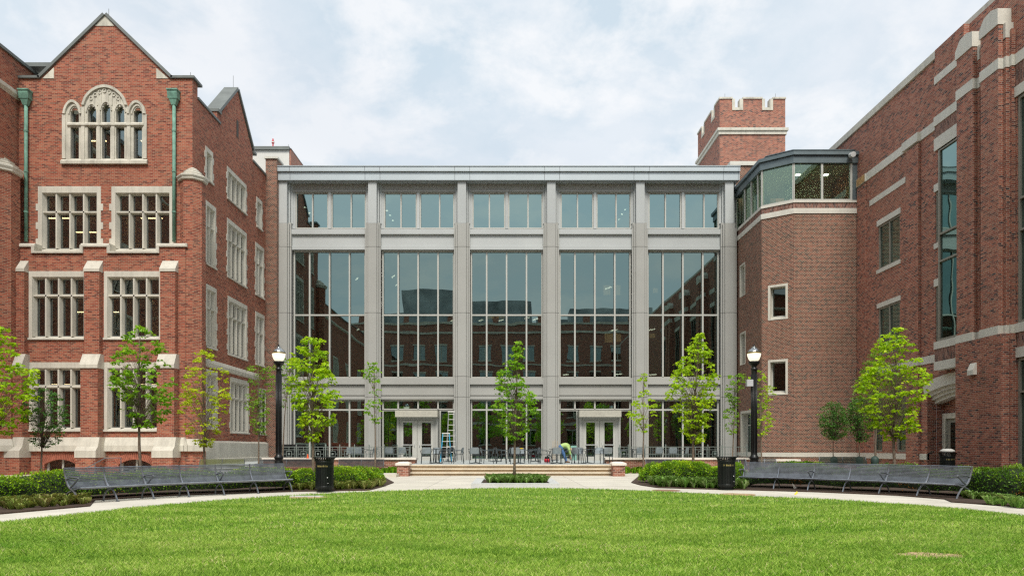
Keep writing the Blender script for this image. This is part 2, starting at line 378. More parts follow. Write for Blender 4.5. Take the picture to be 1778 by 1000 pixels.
def spline(P,k=6):
    out=[]; n=len(P)
    for i in range(n-1):
        p0=P[max(i-1,0)]; p1=P[i]; p2=P[i+1]; p3=P[min(i+2,n-1)]
        for j in range(k):
            t=j/k
            out.append(tuple(.5*((2*p1[a])+(-p0[a]+p2[a])*t+(2*p0[a]-5*p1[a]+4*p2[a]-p3[a])*t*t+(-p0[a]+3*p1[a]-3*p2[a]+p3[a])*t**3) for a in range(len(p1))))
    out.append(tuple(P[-1])); return out
# lawn outline: far edge from the photograph, closing behind the camera
edge=[(0,910),(140,894.4),(280,879),(400,868.5),(540,859.5),(640,855),(740,852),(820,849.5),(900,848.6),(1000,849.5),(1090,852),(1180,856),(1270,861),(1380,866),(1480,871),(1600,880),(1700,889),(1778,898)]
EL=pxpoly(edge)
lawn_pts=[(-8.6,-12),(-9.0,-4),(-9.1,2),(-8.95,8)]+EL+[(10.1,8.5),(10.3,3),(10.2,-4),(9.8,-12)]
lawn_pts=spline(lawn_pts,5)
nt=NT('lawn soil and thatch'); pos=nt.new('ShaderNodeNewGeometry').outputs['Position']
a=noise(nt,mp(nt,pos,(.5,1.6,1)),.8,5,.6); b_=noise(nt,pos,40,3)
c=ramp(nt,[(.3,(.085,.19,.02)),(.5,(.125,.24,.025)),(.7,(.20,.28,.045))],a); c=mixc(nt,rng2(nt,b_,.35,.7,0,.55),c,(.05,.12,.012))
nt.ln(c,nt.b.inputs['Base Color']); nt.b.inputs['Roughness'].default_value=.95
kind(MB().xy(lawn_pts,-.05,.025).build('lawn',nt.m,uv=False),'structure')
# bare patch positions (dry soil round hidden hatches)
def inside(px,py,poly):
    n=len(poly); r=np.zeros(px.shape,bool); j=n-1
    for i in range(n):
        xi,yi=poly[i]; xj,yj=poly[j]
        c=((yi>py)!=(yj>py))&(px<(xj-xi)*(py-yi)/((yj-yi) or 1e-9)+xi); r^=c; j=i
    return r
patches=[(*G(1615,969),.40,.27),(*G(533,865),.5,.40),(*G(1278,859.5),.46,.45)]
g=np.random.default_rng(3)
def blades(n,ylo,yhi,h,wd,seed):
    g=np.random.default_rng(seed)
    y=np.sqrt(g.random(n)*(yhi**2-ylo**2)+ylo**2); x=(g.random(n)-.5)*1.75*y+.1
    ok=inside(x,y,lawn_pts)
    for (cx,cy,rx,ry) in patches:
        e=((x-cx)/rx)**2+((y-cy)/ry)**2; ok&=(e>1)|(g.random(n)<.12)
    x=x[ok]; y=y[ok]; n=len(x)
    # clumpy height and colour fields
    fld=np.sin(x*1.3+np.sin(y*2.1)*1.7)*.5+np.sin(y*3.4+np.sin(x*.8)*2.2+1.3)*.5
    fl2=np.sin(x*7.1+np.sin(y*6.3)*2)+np.sin(y*9.7+np.sin(x*5.1)*2)
    hh=h*(.55+g.random(n)*.75)*(1+.12*fld+.14*fl2*.5); ang=g.random(n)*6.283; lean=g.random(n)*1.1*hh
    dx=np.cos(ang)*lean; dy=np.sin(ang)*lean; a2=g.random(n)*3.1416
    wx=np.cos(a2)*wd/2; wy=np.sin(a2)*wd/2
    V=np.zeros((n,4,3)); z0=.02
    V[:,0]=np.stack([x-wx,y-wy,np.full(n,z0)],1); V[:,1]=np.stack([x+wx,y+wy,np.full(n,z0)],1)
    V[:,2]=np.stack([x+dx*.45+wx*.7,y+dy*.45+wy*.7,z0+hh*.62],1); V[:,3]=np.stack([x+dx,y+dy,z0+hh],1)
    rnd=np.clip(.47+.12*fld+.13*fl2*.5+(g.random(n)-.5)*.95,0,1)
    dry=g.random(n)<.035*(1+fld); rnd=np.where(dry,1.0,rnd*.9)
    return V,rnd
parts=[blades(400000,6.2,10.5,.05,.0065,1),blades(270000,10.5,16,.048,.010,2),blades(150000,16,24.5,.048,.016,4)]
V=np.concatenate([p[0] for p in parts]); rr=np.concatenate([p[1] for p in parts])
nt=NT('grass blade'); at=nt.new('ShaderNodeAttribute',attribute_name='rnd').outputs['Fac']
c=ramp(nt,[(0,(.075,.20,.012)),(.3,(.20,.40,.032)),(.6,(.38,.60,.072)),(.88,(.62,.80,.18)),(.97,(.68,.62,.28)),(1,(.78,.68,.38))],at)
pos=nt.new('ShaderNodeNewGeometry').outputs['Position']; f=noise(nt,mp(nt,pos,(.35,1.5,1)),.9,4,.6)
c=mixc(nt,rng2(nt,f,.42,.72,0,.42),c,(.52,.64,.15))
f=noise(nt,mp(nt,pos,(.5,.8,1)),.5,3,.6); c=mixc(nt,rng2(nt,f,.52,.75,0,.45),c,(.14,.38,.03))
nt.ln(c,nt.b.inputs['Base Color']); nt.b.inputs['Roughness'].default_value=.55; nt.b.inputs['Specular IOR Level'].default_value=.25
t=nt.new('ShaderNodeBsdfTranslucent'); nt.ln(c,t.inputs[0]); mx=nt.new('ShaderNodeMixShader'); mx.inputs[0].default_value=.35
nt.ln(nt.b.outputs[0],mx.inputs[1]); nt.ln(t.outputs[0],mx.inputs[2]); nt.ln(mx.outputs[0],nt.out.inputs[0])
o=soup('lawn_grass',V,4,nt.m,rnd=rr); kind(o,'stuff'); tag(o,'short mown green grass covering the foreground lawn','grass')
DRY=pmat('dry straw soil',(.42,.30,.17),.95,var=.3,scale=12,fine=60)
for i,(cx,cy,rx,ry) in enumerate(patches):
    pts=[(cx+rx*(1+.12*math.sin(3*t+i))*math.cos(t),cy+ry*(1+.15*math.sin(5*t))*math.sin(t)) for t in np.linspace(0,2*math.pi,40,endpoint=False)]
    kind(MB().xy(pts,0,.032).build('bare_soil',DRY),'structure')
HATCH=pmat('rusty hatch',(.30,.17,.12),.7,var=.2,scale=8)
x,y=G(1157,851.5); m=MB().lathe([(.42,0),(.42,.012),(.36,.014),(.36,.010),(.30,.010),(.30,.014),(0.02,.014)],x,y,28); tag(m.build('manhole_cover',HATCH),'round rusty access cover in the path beside the right bed','manhole cover')
x,y=G(533,864); m=MB().box(x-.42,x+.42,y-.12,y+.12,.03,.05).box(x-.36,x+.36,y-.08,y+.08,.05,.055); tag(m.build('drain_cover',KERB),'flat pale utility cover set in the lawn near the left bin','cover')
# planting beds
bedL=[(0,892.8),(156,879),(165,868.5),(300,860.5),(400,857),(520,853.5),(640,851.5),(662,846),(684,838),(668,829),(560,828),(400,829),(200,831),(0,831)]
bedR=[(1096,838),(1112,842.5),(1142,847),(1245,850),(1300,851),(1420,854.5),(1560,860.5),(1640,867),(1652,872),(1778,881),(1778,826),(1500,826),(1250,826),(1110,826)]
k_=[i for i,p in enumerate(bedR) if p==(1778,881)][0]
PR=pxpoly(bedR); BR=PR[:k_+1]+[(11.5,11),(11.8,6),(11.9,0),(19.3,0),(19.3,27)]+PR[k_+1:]
kind(MB().xy(pxpoly(bedL)+[(-22.6,30),(-22.6,0),(-10.6,0),(-10.45,6),(-10.3,10)],-.05,.03).build('planting_bed',MULCH),'structure')
kind(MB().xy(BR,-.05,.03).build('planting_bed',MULCH),'structure')
# ================================================================ CENTRAL HALL
YC=47.5; TZ=.5
C=front(YC)
hall=thing('glass_hall','wide grey metal and glass hall with tall windows behind the terrace','building',(0,YC,TZ))
CXS=[-14.7,-8.82,-2.95,2.92,8.76,14.6]
z=lambda y,d=0: FZ(y,YC-d)
def colparts():
    zb=[TZ,z(690),z(655),z(546),z(433),z(388,.6)]
    for ci,cx in enumerate(CXS):
        m=MB()
        m.fb(C,cx-.47,cx+.47,TZ,z(390),-.3,.40)       # core seen in the joints
        for a,b in zip(zb[:-1],zb[1:]):
            a2=a+(.012 if a>TZ else 0); b2=b-.012
            m.fb(C,cx-.28,cx+.28,a2,b2,.40,.66)
            for s in(-1,1):
                hi=b2 if b<zb[-1]-.01 else b2-.28
                hi2=b2 if b<zb[-1]-.01 else b2-.02
                m.ud(C,[(cx+s*.30,.40),(cx+s*.30,.60),(cx+s*.40,.60),(cx+s*.40,.40)],a2,hi2)
                m.ud(C,[(cx+s*.42,.40),(cx+s*.42,.52),(cx+s*.52,.52),(cx+s*.52,.30)],a2,hi)
        m.build('column',PANEL,hall)
        m=MB(); m.fb(C,cx-.275,cx+.275,z(388,.6)+.001,z(313,.6),.0,.655)
        for s in(-1,1):
            m.fb(C,cx+s*.33-(.05),cx+s*.33+.05,z(390),z(313),0,.30); m.fb(C,cx+s*.46-.06,cx+s*.46+.06,z(390),z(313),0,.16)
        m.build('column',PANEL2,hall)
colparts()
m=MB(); m.fb(C,-15.25,15.22,z(297.2,.95),z(288.5,.95),-.5,.95); m.fb(C,-15.25,15.22,z(289,.95),z(288,.95),-.5,1.0); m.build('cornice',CORN,hall)
m=MB()
m.fb(C,-15.25,15.22,z(313,.8),z(298.3,.8),-.5,.82); m.build('fascia',CORN,hall)
m=MB()
for cx in CXS:
    for s in (-.46,.52):
        m.fb(C,cx+s,cx+s+.02,z(312.6,.8),z(298.6,.8),.8,.825); m.fb(C,cx+s,cx+s+.02,z(296.8,.95),z(289.2,.95),.93,.953)
m.build('fascia_joint',DARKSOFFIT,hall)
panes=[]
for i in range(5):
    a=CXS[i]+.50; b=CXS[i+1]-.50; c=(a+b)/2
    ux=lambda px: (px-726.5)/26.105     # offsets measured in the second bay
    # frieze and spandrels
    m=MB(); m.fb(C,a-.05,b+.05,z(333),z(313),-.2,.12)
    m.fb(C,a,b,z(335),z(332),-.2,.2)
    m.build('frieze',PANEL,hall)
    for (t0,t1,t2,t3,t4) in ((398,406.5,408.5,427.5,436),(656,667,669,686,693.5)):
        m=MB(); m.fb(C,a,b,z(t1,.45),z(t0,.45),-.2,.46); m.fb(C,a,b,z(t3,.3),z(t2-1,.3),-.2,.30)
        m.fb(C,a,b,z(t4),z(t3+2.2),-.2,.36); m.fb(C,a,b,z(t3+2.5),z(t3),-.2,.14)
        m.build('spandrel',PANEL if t0>500 else PANEL2,hall)
    # upper clerestory windows
    for (l,r,mm) in ((667,724.5,696),(729,789.5,763)):
        m=MB(); L=c+ux(l); Rr=c+ux(r); Mm=c+ux(mm)-.02
        zz0=z(398); zz1=z(335)
        for u0,u1,q0,q1 in ((L,L+.09,zz0,zz1),(Rr-.09,Rr,zz0,zz1),(Mm,Mm+.09,zz0+.08,zz1-.08),(L+.09,Rr-.09,zz0,zz0+.08),(L+.09,Rr-.09,zz1-.08,zz1)): m.fb(C,u0,u1,q0,q1,-.1,.06)
        w_=m.build('window',FRAME,hall)
        MB().fb(C,L+.05,Rr-.05,zz0+.04,zz1-.04,-.05,-.03).build('pane',G_CLER,w_)
    MB().fb(C,c+ux(724.5),c+ux(729),z(398),z(333),-.1,.16).fb(C,a-.04,c+ux(667),z(398),z(334),-.1,.1).fb(C,c+ux(789.5),b+.04,z(398),z(334),-.1,.1).build('window_post',PANEL2,hall)
    # tall windows
    def grid(us,zs,L,Rr,z0,z1,name='window',fw=.10,mt=FRAME):
        m=MB()
        m.fb(C,L,L+fw,z0,z1,-.12,.12); m.fb(C,Rr-fw,Rr,z0,z1,-.12,.12); m.fb(C,L+fw,Rr-fw,z1-fw,z1,-.12,.10); m.fb(C,L+fw,Rr-fw,z0,z0+fw*.8,-.12,.10)
        for u in us: m.fb(C,u-.05,u+.05,z0+fw*.8,z1-fw,-.1,.13)
        e=[L+fw]+[x for u in us for x in (u-.05,u+.05)]+[Rr-fw]
        for q in zs:
            for k in range(0,len(e),2): m.fb(C,e[k],e[k+1],q-.05,q+.05,-.1,.11)
        w_=m.build(name,mt,hall)
        MB().fb(C,L+.04,Rr-.04,z0+.04,z1-.04,-.03,-.01).build('pane',G_HALL,w_)
    us=[c+ux(692),c+ux(726.5),c+ux(761)]
    grid(us,[z(547.5)],a+.05,b-.03,z(656.5),z(436))
    if i in(1,3):
        vx0,vx1=((FX(689,46.2),FX(760,46.2)) if i==1 else (FX(1006.5,46.2),FX(1077.5,46.2)))
        grid(us,[],a+.05,b-.03,z(711.5),z(693.5))
        for (p,q) in ((a+.05,vx0),(vx1,b-.03)):
            m=MB(); m.fb(C,p,p+.09,TZ,z(712.5),-.12,.1); m.fb(C,q-.09,q,TZ,z(712.5),-.12,.1); m.fb(C,p+.09,q-.09,TZ,TZ+.1,-.12,.1); m.fb(C,p+.09,q-.09,z(713.5),z(712.5),-.12,.1)
            w_=m.build('window',FRAME,hall); MB().fb(C,p+.05,q-.05,TZ+.05,z(713),-.03,-.01).build('pane',G_HALL,w_)
        Vf=front(46.2); zt=FZ(724,46.2); dx0,dx1=((FX(696.5,46.2),FX(751.5,46.2)) if i==1 else (FX(1014.5,46.2),FX(1068.5,46.2)))
        m=MB()
        for s,(p,q) in enumerate(((vx0,dx0),(dx1,vx1))):
            m.fb(Vf,p,q,TZ,zt,-1.2,-.06)
            o_=p if s==0 else q; g_=1 if s==0 else -1
            m.fb(Vf,min(o_,o_+g_*.14),max(o_,o_+g_*.14),TZ,zt,-.06,.0)
        m.fb(Vf,dx0,dx1,FZ(729.5,46.2),zt,-1.2,-.05)
        ent=m.build('entrance_surround',PANEL,hall)
        m=MB(); x0,x1=((FX(686,45.7),FX(759.5,45.7)) if i==1 else (FX(1006,45.7),FX(1079,45.7))); m.box(x0,x1,45.7,47.2,FZ(723.5,45.7),FZ(712,45.7)); m.build('canopy',pmat('canopy metal',(.47,.45,.38),.5,var=.03,fine=8),hall)
        mid=(dx0+dx1)/2
        for s,(p,q) in enumerate(((dx0,mid-.01),(mid+.01,dx1))):
            m=MB(); st=.2; zt2=FZ(730,46.2); rl=FZ(774,46.2)
            gx0,gx1=(p+.13,q-.30) if s==0 else (p+.30,q-.13)
            m.fb(Vf,p,gx0,TZ,zt2,-.16,-.08); m.fb(Vf,gx1,q,TZ,zt2,-.16,-.08); m.fb(Vf,gx0,gx1,zt2-.12,zt2,-.16,-.08); m.fb(Vf,gx0,gx1,TZ,TZ+.25,-.16,-.08)
            d_=m.build('door',FRAME,hall)
            MB().fb(Vf,gx0,gx1,TZ+.25,zt2-.12,-.13,-.12).build('pane',G_HALL,d_)
            hx=q-.12 if s==0 else p+.12
            MB().tube([Vf.p(gx0-.04,rl+.07,-.03),Vf.p(gx1+.04,rl+.07,-.03)],.03,6).tube([Vf.p(hx,rl-.1,-.08),Vf.p(hx+(.05 if s else -.05),rl+.05,-.0),Vf.p(hx,rl+.3,-.08)],.022,6).build('handle',KERB,d_)
    else:
        grid(us,[z(711.5)],a+.05,b-.03,TZ,z(693.5))
# signs of lettering inside the transom over the right-hand entrance
m=MB(); xx=FX(1003,47.4); r_=random.Random(4)
while xx<FX(1067,47.4):
    wd=r_.choice([.04,.06,.08]); m.fb(C,xx,xx+wd,z(694.3),z(693.2),.11,.125) if r_.random()<.2 else m.fb(C,xx,xx+wd*.6,z(695.2),z(693.9),.11,.125); xx+=wd+.06
m.build('lettering',KERB,hall)
# shell and interior
m=MB(); m.box(-15.2,15.2,47.62,66,z(292)-.2,z(292)); m.box(-15.3,-15.2,47.7,66,0,z(292)-.2); m.box(15.2,15.3,47.7,66,0,z(292)-.2); m.box(-15.2,15.2,66,66.2,0,z(292)-.2); m.build('roof_deck',CORN,hall)
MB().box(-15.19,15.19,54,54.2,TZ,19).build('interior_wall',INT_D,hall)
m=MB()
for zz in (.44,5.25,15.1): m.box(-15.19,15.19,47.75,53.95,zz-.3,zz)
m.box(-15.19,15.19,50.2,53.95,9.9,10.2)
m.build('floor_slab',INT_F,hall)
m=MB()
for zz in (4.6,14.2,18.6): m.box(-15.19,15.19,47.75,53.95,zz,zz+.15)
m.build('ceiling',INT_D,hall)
m=MB()
for (x,y,Yd) in ((620,484,50),(683,480,50),(690,494,50),(802,552,51),(820,560,52),(688,560,51),(622,572,51),(786,556,50),(835,556,52),(870,556,52),(1056,500,50),(1066,573,51),(1131,572,51),(982,650,50),(1074,649,50),(1133,650,50),(915,552,51),(930,554,52)):
    X=FX(x,Yd); Z=FZ(y,Yd); m.tube([(X-.15,Yd+.3,Z),(X+.15,Yd-.5,Z-.05)],.045,5)
m.build('lamp_tube',LITW,hall)
m=MB(); 
for (x,y,Yd) in ((672,366,50),(677,374,50),(682,383,50),(1085,364,50),(1080,372,50),(1075,381,50),(529,360,50),(537,370,50)): 
    X=FX(x,Yd); Z=FZ(y,Yd); m.box(X-.06,X+.06,Yd-.06,Yd+.06,Z-.03,Z+.03)
m.build('downlight',LITW,hall)
m=MB()
for (x0,x1,y0,y1) in ((1048,1060,495,512),(1070,1077,495,512),(1050,1064,574,594),(1070,1078,575,593),(1128,1138,575,586),(844,858,546,553),(862,876,546,552),(1134,1142,500,508)):
    m.box(FX(x0,53.8),FX(x1,53.8),53.8,53.85,FZ(y1,53.8),FZ(y0,53.8))
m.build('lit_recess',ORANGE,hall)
Yi=50.5
t_=thing('reception_counter','red counter seen through the ground floor glass of the leftmost bay','counter',(FX(590,Yi),Yi,TZ))
MB().box(FX(568,Yi),FX(612,Yi),Yi,Yi+.8,FZ(782,Yi),FZ(768,Yi)).build('counter_front',emit('glowing red panel',(.8,.04,.03),1.3),t_)  # counter front glows by emission in place of light falling on it
m=MB(); m.tube([(FX(556,49),49,FZ(745,49)),(FX(604,49),49,FZ(778,49))],.035,5).tube([(FX(562,49),49,FZ(738,49)),(FX(612,49),49,FZ(773,49))],.035,5); m.build('stair_rail',WHITEM,hall)
# roof edge warning pennants
RED=pmat('red vinyl',(.62,.03,.05),.6,var=.05)
for k,(x,y,s) in enumerate(((912,286,1),(980,289,.7),(1004,290,.5),(1170,290,.6),(1195,290,.8),(1150,291,.4),(745,287,.4),(935,287,.3))):
    Yd=50; X=FX(x,Yd); Z=z(288.5)+.02
    m=MB().add([(X-.22*s,Yd,Z+.34*s+.1),(X+.22*s,Yd,Z+.34*s+.1),(X,Yd,Z-.02),(X-.22*s,Yd+.02,Z+.34*s+.1),(X+.22*s,Yd+.02,Z+.34*s+.1),(X,Yd+.02,Z-.02)],[(0,1,2),(5,4,3),(0,3,4,1),(1,4,5,2),(2,5,3,0)])
    tag(m.build('warning_pennant',RED),'small red warning pennant along the hall roof edge','pennant','red pennants along the hall roof edge')
for (x,Yd,zb,h,lab) in ((923,50,None,.55,'red and white roof post standing behind the hall cornice near its middle'),(1217,50,None,.45,'red and white roof post at the right end of the hall roof'),(474,52.0,'L',.42,'red and white post on top of the white rooftop penthouse')):
    X=FX(x,Yd); Z=FZ(255.5,52) if zb else z(288.5)-.2
    t=thing('roof_post',lab,'post',(X,Yd,Z))
    MB().lathe([(.05,0),(.05,.3*h/.5),(.1,.32*h/.5),(.1,.5*h/.5),(.05,.52*h/.5),(.05,.7*h/.5),(.02,.72*h/.5)],X,Yd,8,cz=Z+.0).build('post_body',RED,t)
    MB().lathe([(.108,.36*h/.5),(.108,.45*h/.5)],X,Yd,8,cz=Z).build('white_band',WHITEM,t)
# ================================================================ LEFT BUILDING
LS=1.07; ZQ=lambda q: EYE+(q-EYE)*LS
YU=33.3*LS; YB=32.8*LS; XL=-14.66*LS
U=front(YU); B=front(YB); S=lside(XL)
zu=lambda y: FZ(y,YU); xu=lambda x: FX(x,YU); zb=lambda y: FZ(y,YB); xb=lambda x: FX(x,YB)
left=thing('gabled_brick_building','old red brick gabled building with stone windows on the left','building',(-18,YU,0))
def stone_window(par,fr,u0,u1,z0,z1,nl,tz=None,jw=.17,hd=.24,sill=.18,deep=.26,gm=G_WIN,stone=STONE,quoin=False,proud=.03,wood=True):
    m=MB(); i0,i1,k0,k1=u0+jw,u1-jw,z0+sill,z1-hd
    m.fb(fr,u0,i0,z0,z1,-deep-.06,proud); m.fb(fr,i1,u1,z0,z1,-deep-.06,proud); m.fb(fr,i0,i1,k1,z1,-deep-.06,proud)
    m.dz(fr,[(-deep-.06,z0),(proud+.06,z0),(proud+.06,z0+sill*.35),(-deep+.04,k0+.02),(-deep-.06,k0+.02)],i0,i1)
    m.fb(fr,u0-.02,i0,z0,z0+sill*.5,proud,proud+.06); m.fb(fr,i1,u1+.02,z0,z0+sill*.5,proud,proud+.06)
    # splayed jambs
    m.ud(fr,[(i0,proud-.02),(i0+.10,-deep+.06),(i0+.10,-deep-.05),(i0,-deep-.05)],k0,k1); m.ud(fr,[(i1,proud-.02),(i1,-deep-.05),(i1-.10,-deep-.05),(i1-.10,-deep+.06)],k0,k1)
    m.dz(fr,[(proud-.02,k1),(-deep+.06,k1-.09),(-deep-.05,k1-.09),(-deep-.05,k1)],i0,i1)
    if quoin:
        q=z0+.3; s=0
        while q<z1-.6:
            if s%2==0:
                m.fb(fr,u0-.11,u0,q,q+.34,-.05,proud); m.fb(fr,u1,u1+.11,q,q+.34,-.05,proud)
            q+=.36+.1*(s%3); s+=1
    iw=i1-i0; W=iw/nl
    for k in range(1,nl):
        u=i0+W*k; m.ud(fr,[(u-.035,-.02),(u+.035,-.02),(u+.10,-deep+.06),(u+.10,-deep-.05),(u-.10,-deep-.05),(u-.10,-deep+.06)],k0,k1)
    if tz is not None: m.dz(fr,[(-.02,tz-.04),(-.02,tz+.03),(-deep+.06,tz+.09),(-deep-.05,tz+.09),(-deep-.05,tz-.09),(-deep+.06,tz-.09)],i0,i1)
    w_=m.build('window',stone,par)
    if wood:
        m=MB(); rows=[(k0+.03,k1-.09)] if tz is None else [(k0+.03,tz-.09),(tz+.09,k1-.09)]
        for k in range(nl):
            a=i0+W*k+.10; b=i0+W*(k+1)-.10
            for (p,q) in rows:
                m.fb(fr,a,a+.03,p,q,-deep-.03,-deep+.02); m.fb(fr,b-.03,b,p,q,-deep-.03,-deep+.02); m.fb(fr,a+.03,b-.03,p,p+.04,-deep-.03,-deep+.02); m.fb(fr,a+.03,b-.03,q-.03,q,-deep-.03,-deep+.02)
        m.build('sash',pmat('dark sash',(.10,.105,.10),.6,var=.1) if 'dark sash' not in MATS else MATS['dark sash'],w_)
    MB().fb(fr,i0,i1,k0,k1,-deep-.015,-deep).build('pane',gm,w_)
    return (u0+.06,u1-.06,z0+.06,z1-.06)
holesU=[]; holesB=[]; holesS=[]
for (a,b) in ((66.5,175.5),(194,301.5)): holesU.append(stone_window(left,U,xu(a),xu(b),zu(437),zu(324),4,zu(368),quoin=True,hd=.32,jw=.2))
for (a,b) in ((50.5,152),(181,282.5)): holesB.append(stone_window(left,B,xb(a),xb(b),zb(590),zb(471),4,zb(513),hd=.28))
for (a,b) in ((50.5,151),(181,282)): holesB.append(stone_window(left,B,xb(a),xb(b),zb(749),zb(629),4,zb(671),hd=.28))
# basement windows
for (a,b) in ((77,133),(206,262)):
    u0,u1=xb(a),xb(b); zz=zb(806); zt=zb(797.5); holesB.append((u0,u1,0.05,zt)); um=(u0+u1)/2
    arc=lambda r,zc,t: (um+r*math.sin(t),zc+r*math.cos(t))
    hw=(u1-u0)/2; rise=zt-zz; Rr=(hw*hw+rise*rise)/(2*rise); zc=zt-Rr; T=math.asin(hw/Rr)
    ar=[arc(Rr,zc,T*(k/8-1)) for k in range(17)]
    m=MB(); plate(m,B,[[(u0,zt+.01)]+ar+[(u1,zt+.01)]],-.3,-.002)
    m.build('arch_infill',B_L,left)
    m=MB()
    for k in range(22):
        t0=T*1.04*(k/11-1)+.004; t1=T*1.04*((k+1)/11-1)-.006
        m.uz(B,[arc(Rr,zc,t0),arc(Rr,zc,t1),arc(Rr+.33,zc,t1),arc(Rr+.33,zc,t0)],-.02,.025)
    m.build('brick_arch',B_P if k<0 else pmat('arch brick',(.36,.12,.075),.85,var=.2,scale=6) if 'arch brick' not in MATS else MATS['arch brick'],left)
    m=MB(); m.fb(B,u0,u0+.12,.05,zt,-.28,-.2); m.fb(B,u1-.08,u1,.05,zt,-.28,-.2); m.fb(B,um-.05,um+.05,.05,zt,-.28,-.2); w_=m.build('window',FRAME,left)
    MB().fb(B,u0,u1,.05,zt,-.26,-.24).build('pane',G_WIN,w_)
# tracery window -------------------------------------------------
def parch(x0,x1,ys,ya,n=9):
    xc=(x0+x1)/2; L=[]
    for k in range(n+1):
        t=k/n; L.append((x0+(xc-x0)*t, ys+(ya-ys)*(1-(1-t)**1.9)**.62))
    return L+[(x1-(p[0]-x0),p[1]) for p in L[-2::-1]]
def trefoil(x0,x1,ys,ya,yb):
    """cusped light: rectangle with three-lobed head, px coordinates"""
    w_=x1-x0; xc=(x0+x1)/2; h=ya-ys
    P=[(x0,yb),(x0,ys),(x0+w_*.02,ys+h*.32),(x0+w_*.20,ys+h*.45),(x0+w_*.14,ys+h*.62),(x0+w_*.30,ys+h*.86),(xc,ya)]
    return P+[(2*xc-p[0],p[1]) for p in P[-2::-1]]
pu=lambda L:[(xu(x),zu(y)) for x,y in L]
outer=[(107.5,286),(107.5,280),(110.5,279),(110.5,200)]+parch(110.5,143,197,175)[:-1]+parch(143,222,184,149)[1:]+parch(222,254,197,176)[1:]+[(254,200),(254,279),(257,280),(257,286)]
lights_lo=[[(a,276),(b,276),(b,221.5),(a,221.5)] for a,b in ((123,137.5),(153,167.5),(177.5,192),(202,216.5),(232.5,247))]
lights_up=[trefoil(123,137.5,197,187.5,213),trefoil(153,167.5,194,184.5,213),trefoil(177.5,192,191,180.5,213),trefoil(202,216.5,194,184.5,213),trefoil(232.5,247,197,187.5,213)]
m=MB(); plate(m,U,[pu(outer)]+[pu(l) for l in lights_lo+lights_up],-.16,.03)
# hood moulds
for (x0,x1,ys,ya,wd) in ((143,222,184,149,4.2),(110.5,143,199,175,3.8),(222,254,199,176,3.8)):
    o_=parch(x0,x1,ys,ya); i_=parch(x0+wd,x1-wd,ys,ya+wd*1.15); plate(m,U,[pu(o_+i_[::-1])],.03,.12)
# mullions and transom proud of the plate
for x in (145,172.5,197,224.5): m.fb(U,xu(x)-.09,xu(x)+.09,zu(278),zu(187 if x in(145,224.5) else 196),.03,.075)
for x in (112,252.5): m.fb(U,xu(x)-.09,xu(x)+.09,zu(276),zu(200),.03,.07)
m.dz(U,[(.03,zu(220.5)),(.11,zu(219)),(.11,zu(216.5)),(.03,zu(213.5))],xu(118),xu(251))
m.dz(U,[(.03,zu(286)),(.14,zu(286)),(.14,zu(281)),(.03,zu(277))],xu(107.5),xu(257))
# panel tracery: ribs fanning under the hood plus small lancets
for x in (156,163,170,176,188.5,195,202,209): 
    h=158+abs(x-182.5)*.55; m.fb(U,xu(x)-.028,xu(x)+.028,zu(184+ (0 if 168<x<197 else 3)),zu(h),.03,.06)
for (x0,x1,ys,ya) in ((119.5,141,199,182.5),(149.5,171,196,180),(174,195.5,193,176),(198.5,220,196,180),(228.5,250.5,199,182.5)):
    o_=parch(x0,x1,ys,ya); i_=parch(x0+2,x1-2,ys,ya+2.6); plate(m,U,[pu(o_+i_[::-1])],.03,.08)
for (x,y) in ((182.3,158.5),(174.5,161),(190.5,161),(166.5,165.5),(198.5,165.5),(159,171.5),(206.5,171.5)):
    circ=lambda r:[(x+r*math.cos(t),y+r*1.1*math.sin(t)) for t in np.linspace(0,6.283,10,endpoint=False)]
    plate(m,U,[pu(circ(3.4)),pu(circ(2.1))],.03,.07)
tr=m.build('tracery_window',STONE2,left)
MB().fb(U,xu(118),xu(251),zu(277),zu(180),-.20,-.18).build('pane',G_WIN,tr)
tr2=MB(); 
for (x0,x1) in ((123,137.5),(153,167.5),(177.5,192),(202,216.5),(232.5,247)): tr2.fb(U,xu(x0)-.02,xu(x0)+.05,zu(276),zu(190),-.18,-.14)
tr2.build('sash',MATS['dark sash'],tr)
holesU+= [(xu(121),xu(249),zu(277),zu(192)),(xu(152),xu(218),zu(192),zu(181.5))]
# upper front wall and gable
m=MB(); zsh=zu(137); x0,x1=xu(27),XL
m.wall(U,x0-1.5,x1,ZQ(9.6),zsh,holesU[:2]+holesU[2:],reveal=False)
xa,xk0,xk1=xu(183),xu(69),xu(298); za=zu(27)
m.poly([U.p(xk0,zsh),U.p(xk1,zsh),U.p(xa,za)])
m.fb(U,x0-1.5,x0,ZQ(9.6),zsh+.6,-.6,-.05)
m.build('front_wall',B_L,left)
# back faces of the gable parapet, coping
m=MB(); m.poly([U.p(xk0,zsh,-.5),U.p(xk1,zsh,-.5),U.p(xa,za,-.5)]); m.fb(U,xk1,XL-.02,zsh-1.5,zsh,-.5,-.45); m.build('gable_back',B_L,left)
def cope(m,fr,a,b,t,d0,d1,over=.0):
    ax,az=a; bx,bz=b; L=math.hypot(bx-ax,bz-az); nx,nz=-(bz-az)/L,(bx-ax)/L
    if nz<0: nx,nz=-nx,-nz
    m.uz(fr,[(ax,az),(bx,bz),(bx+nx*t,bz+nz*t),(ax+nx*t,az+nz*t)],d0,d1)
m=MB(); 
cope(m,U,(xk0,zsh-.02),(xa,za-.02),.14,-.55,.10); cope(m,U,(xa,za-.02),(xk1,zsh-.02),.14,-.55,.10)
m.fb(U,xu(28)-.1,xk0+.02,zsh,zsh+.12,-.5,.10); m.fb(U,xk1-.02,XL+.12,zsh,zsh+.12,-.62,.10)
m.fb(U,XL-.5,XL+.12,zsh,zsh+.12,-.9,-.62)
m.build('coping',LEAD,left)
m=MB()
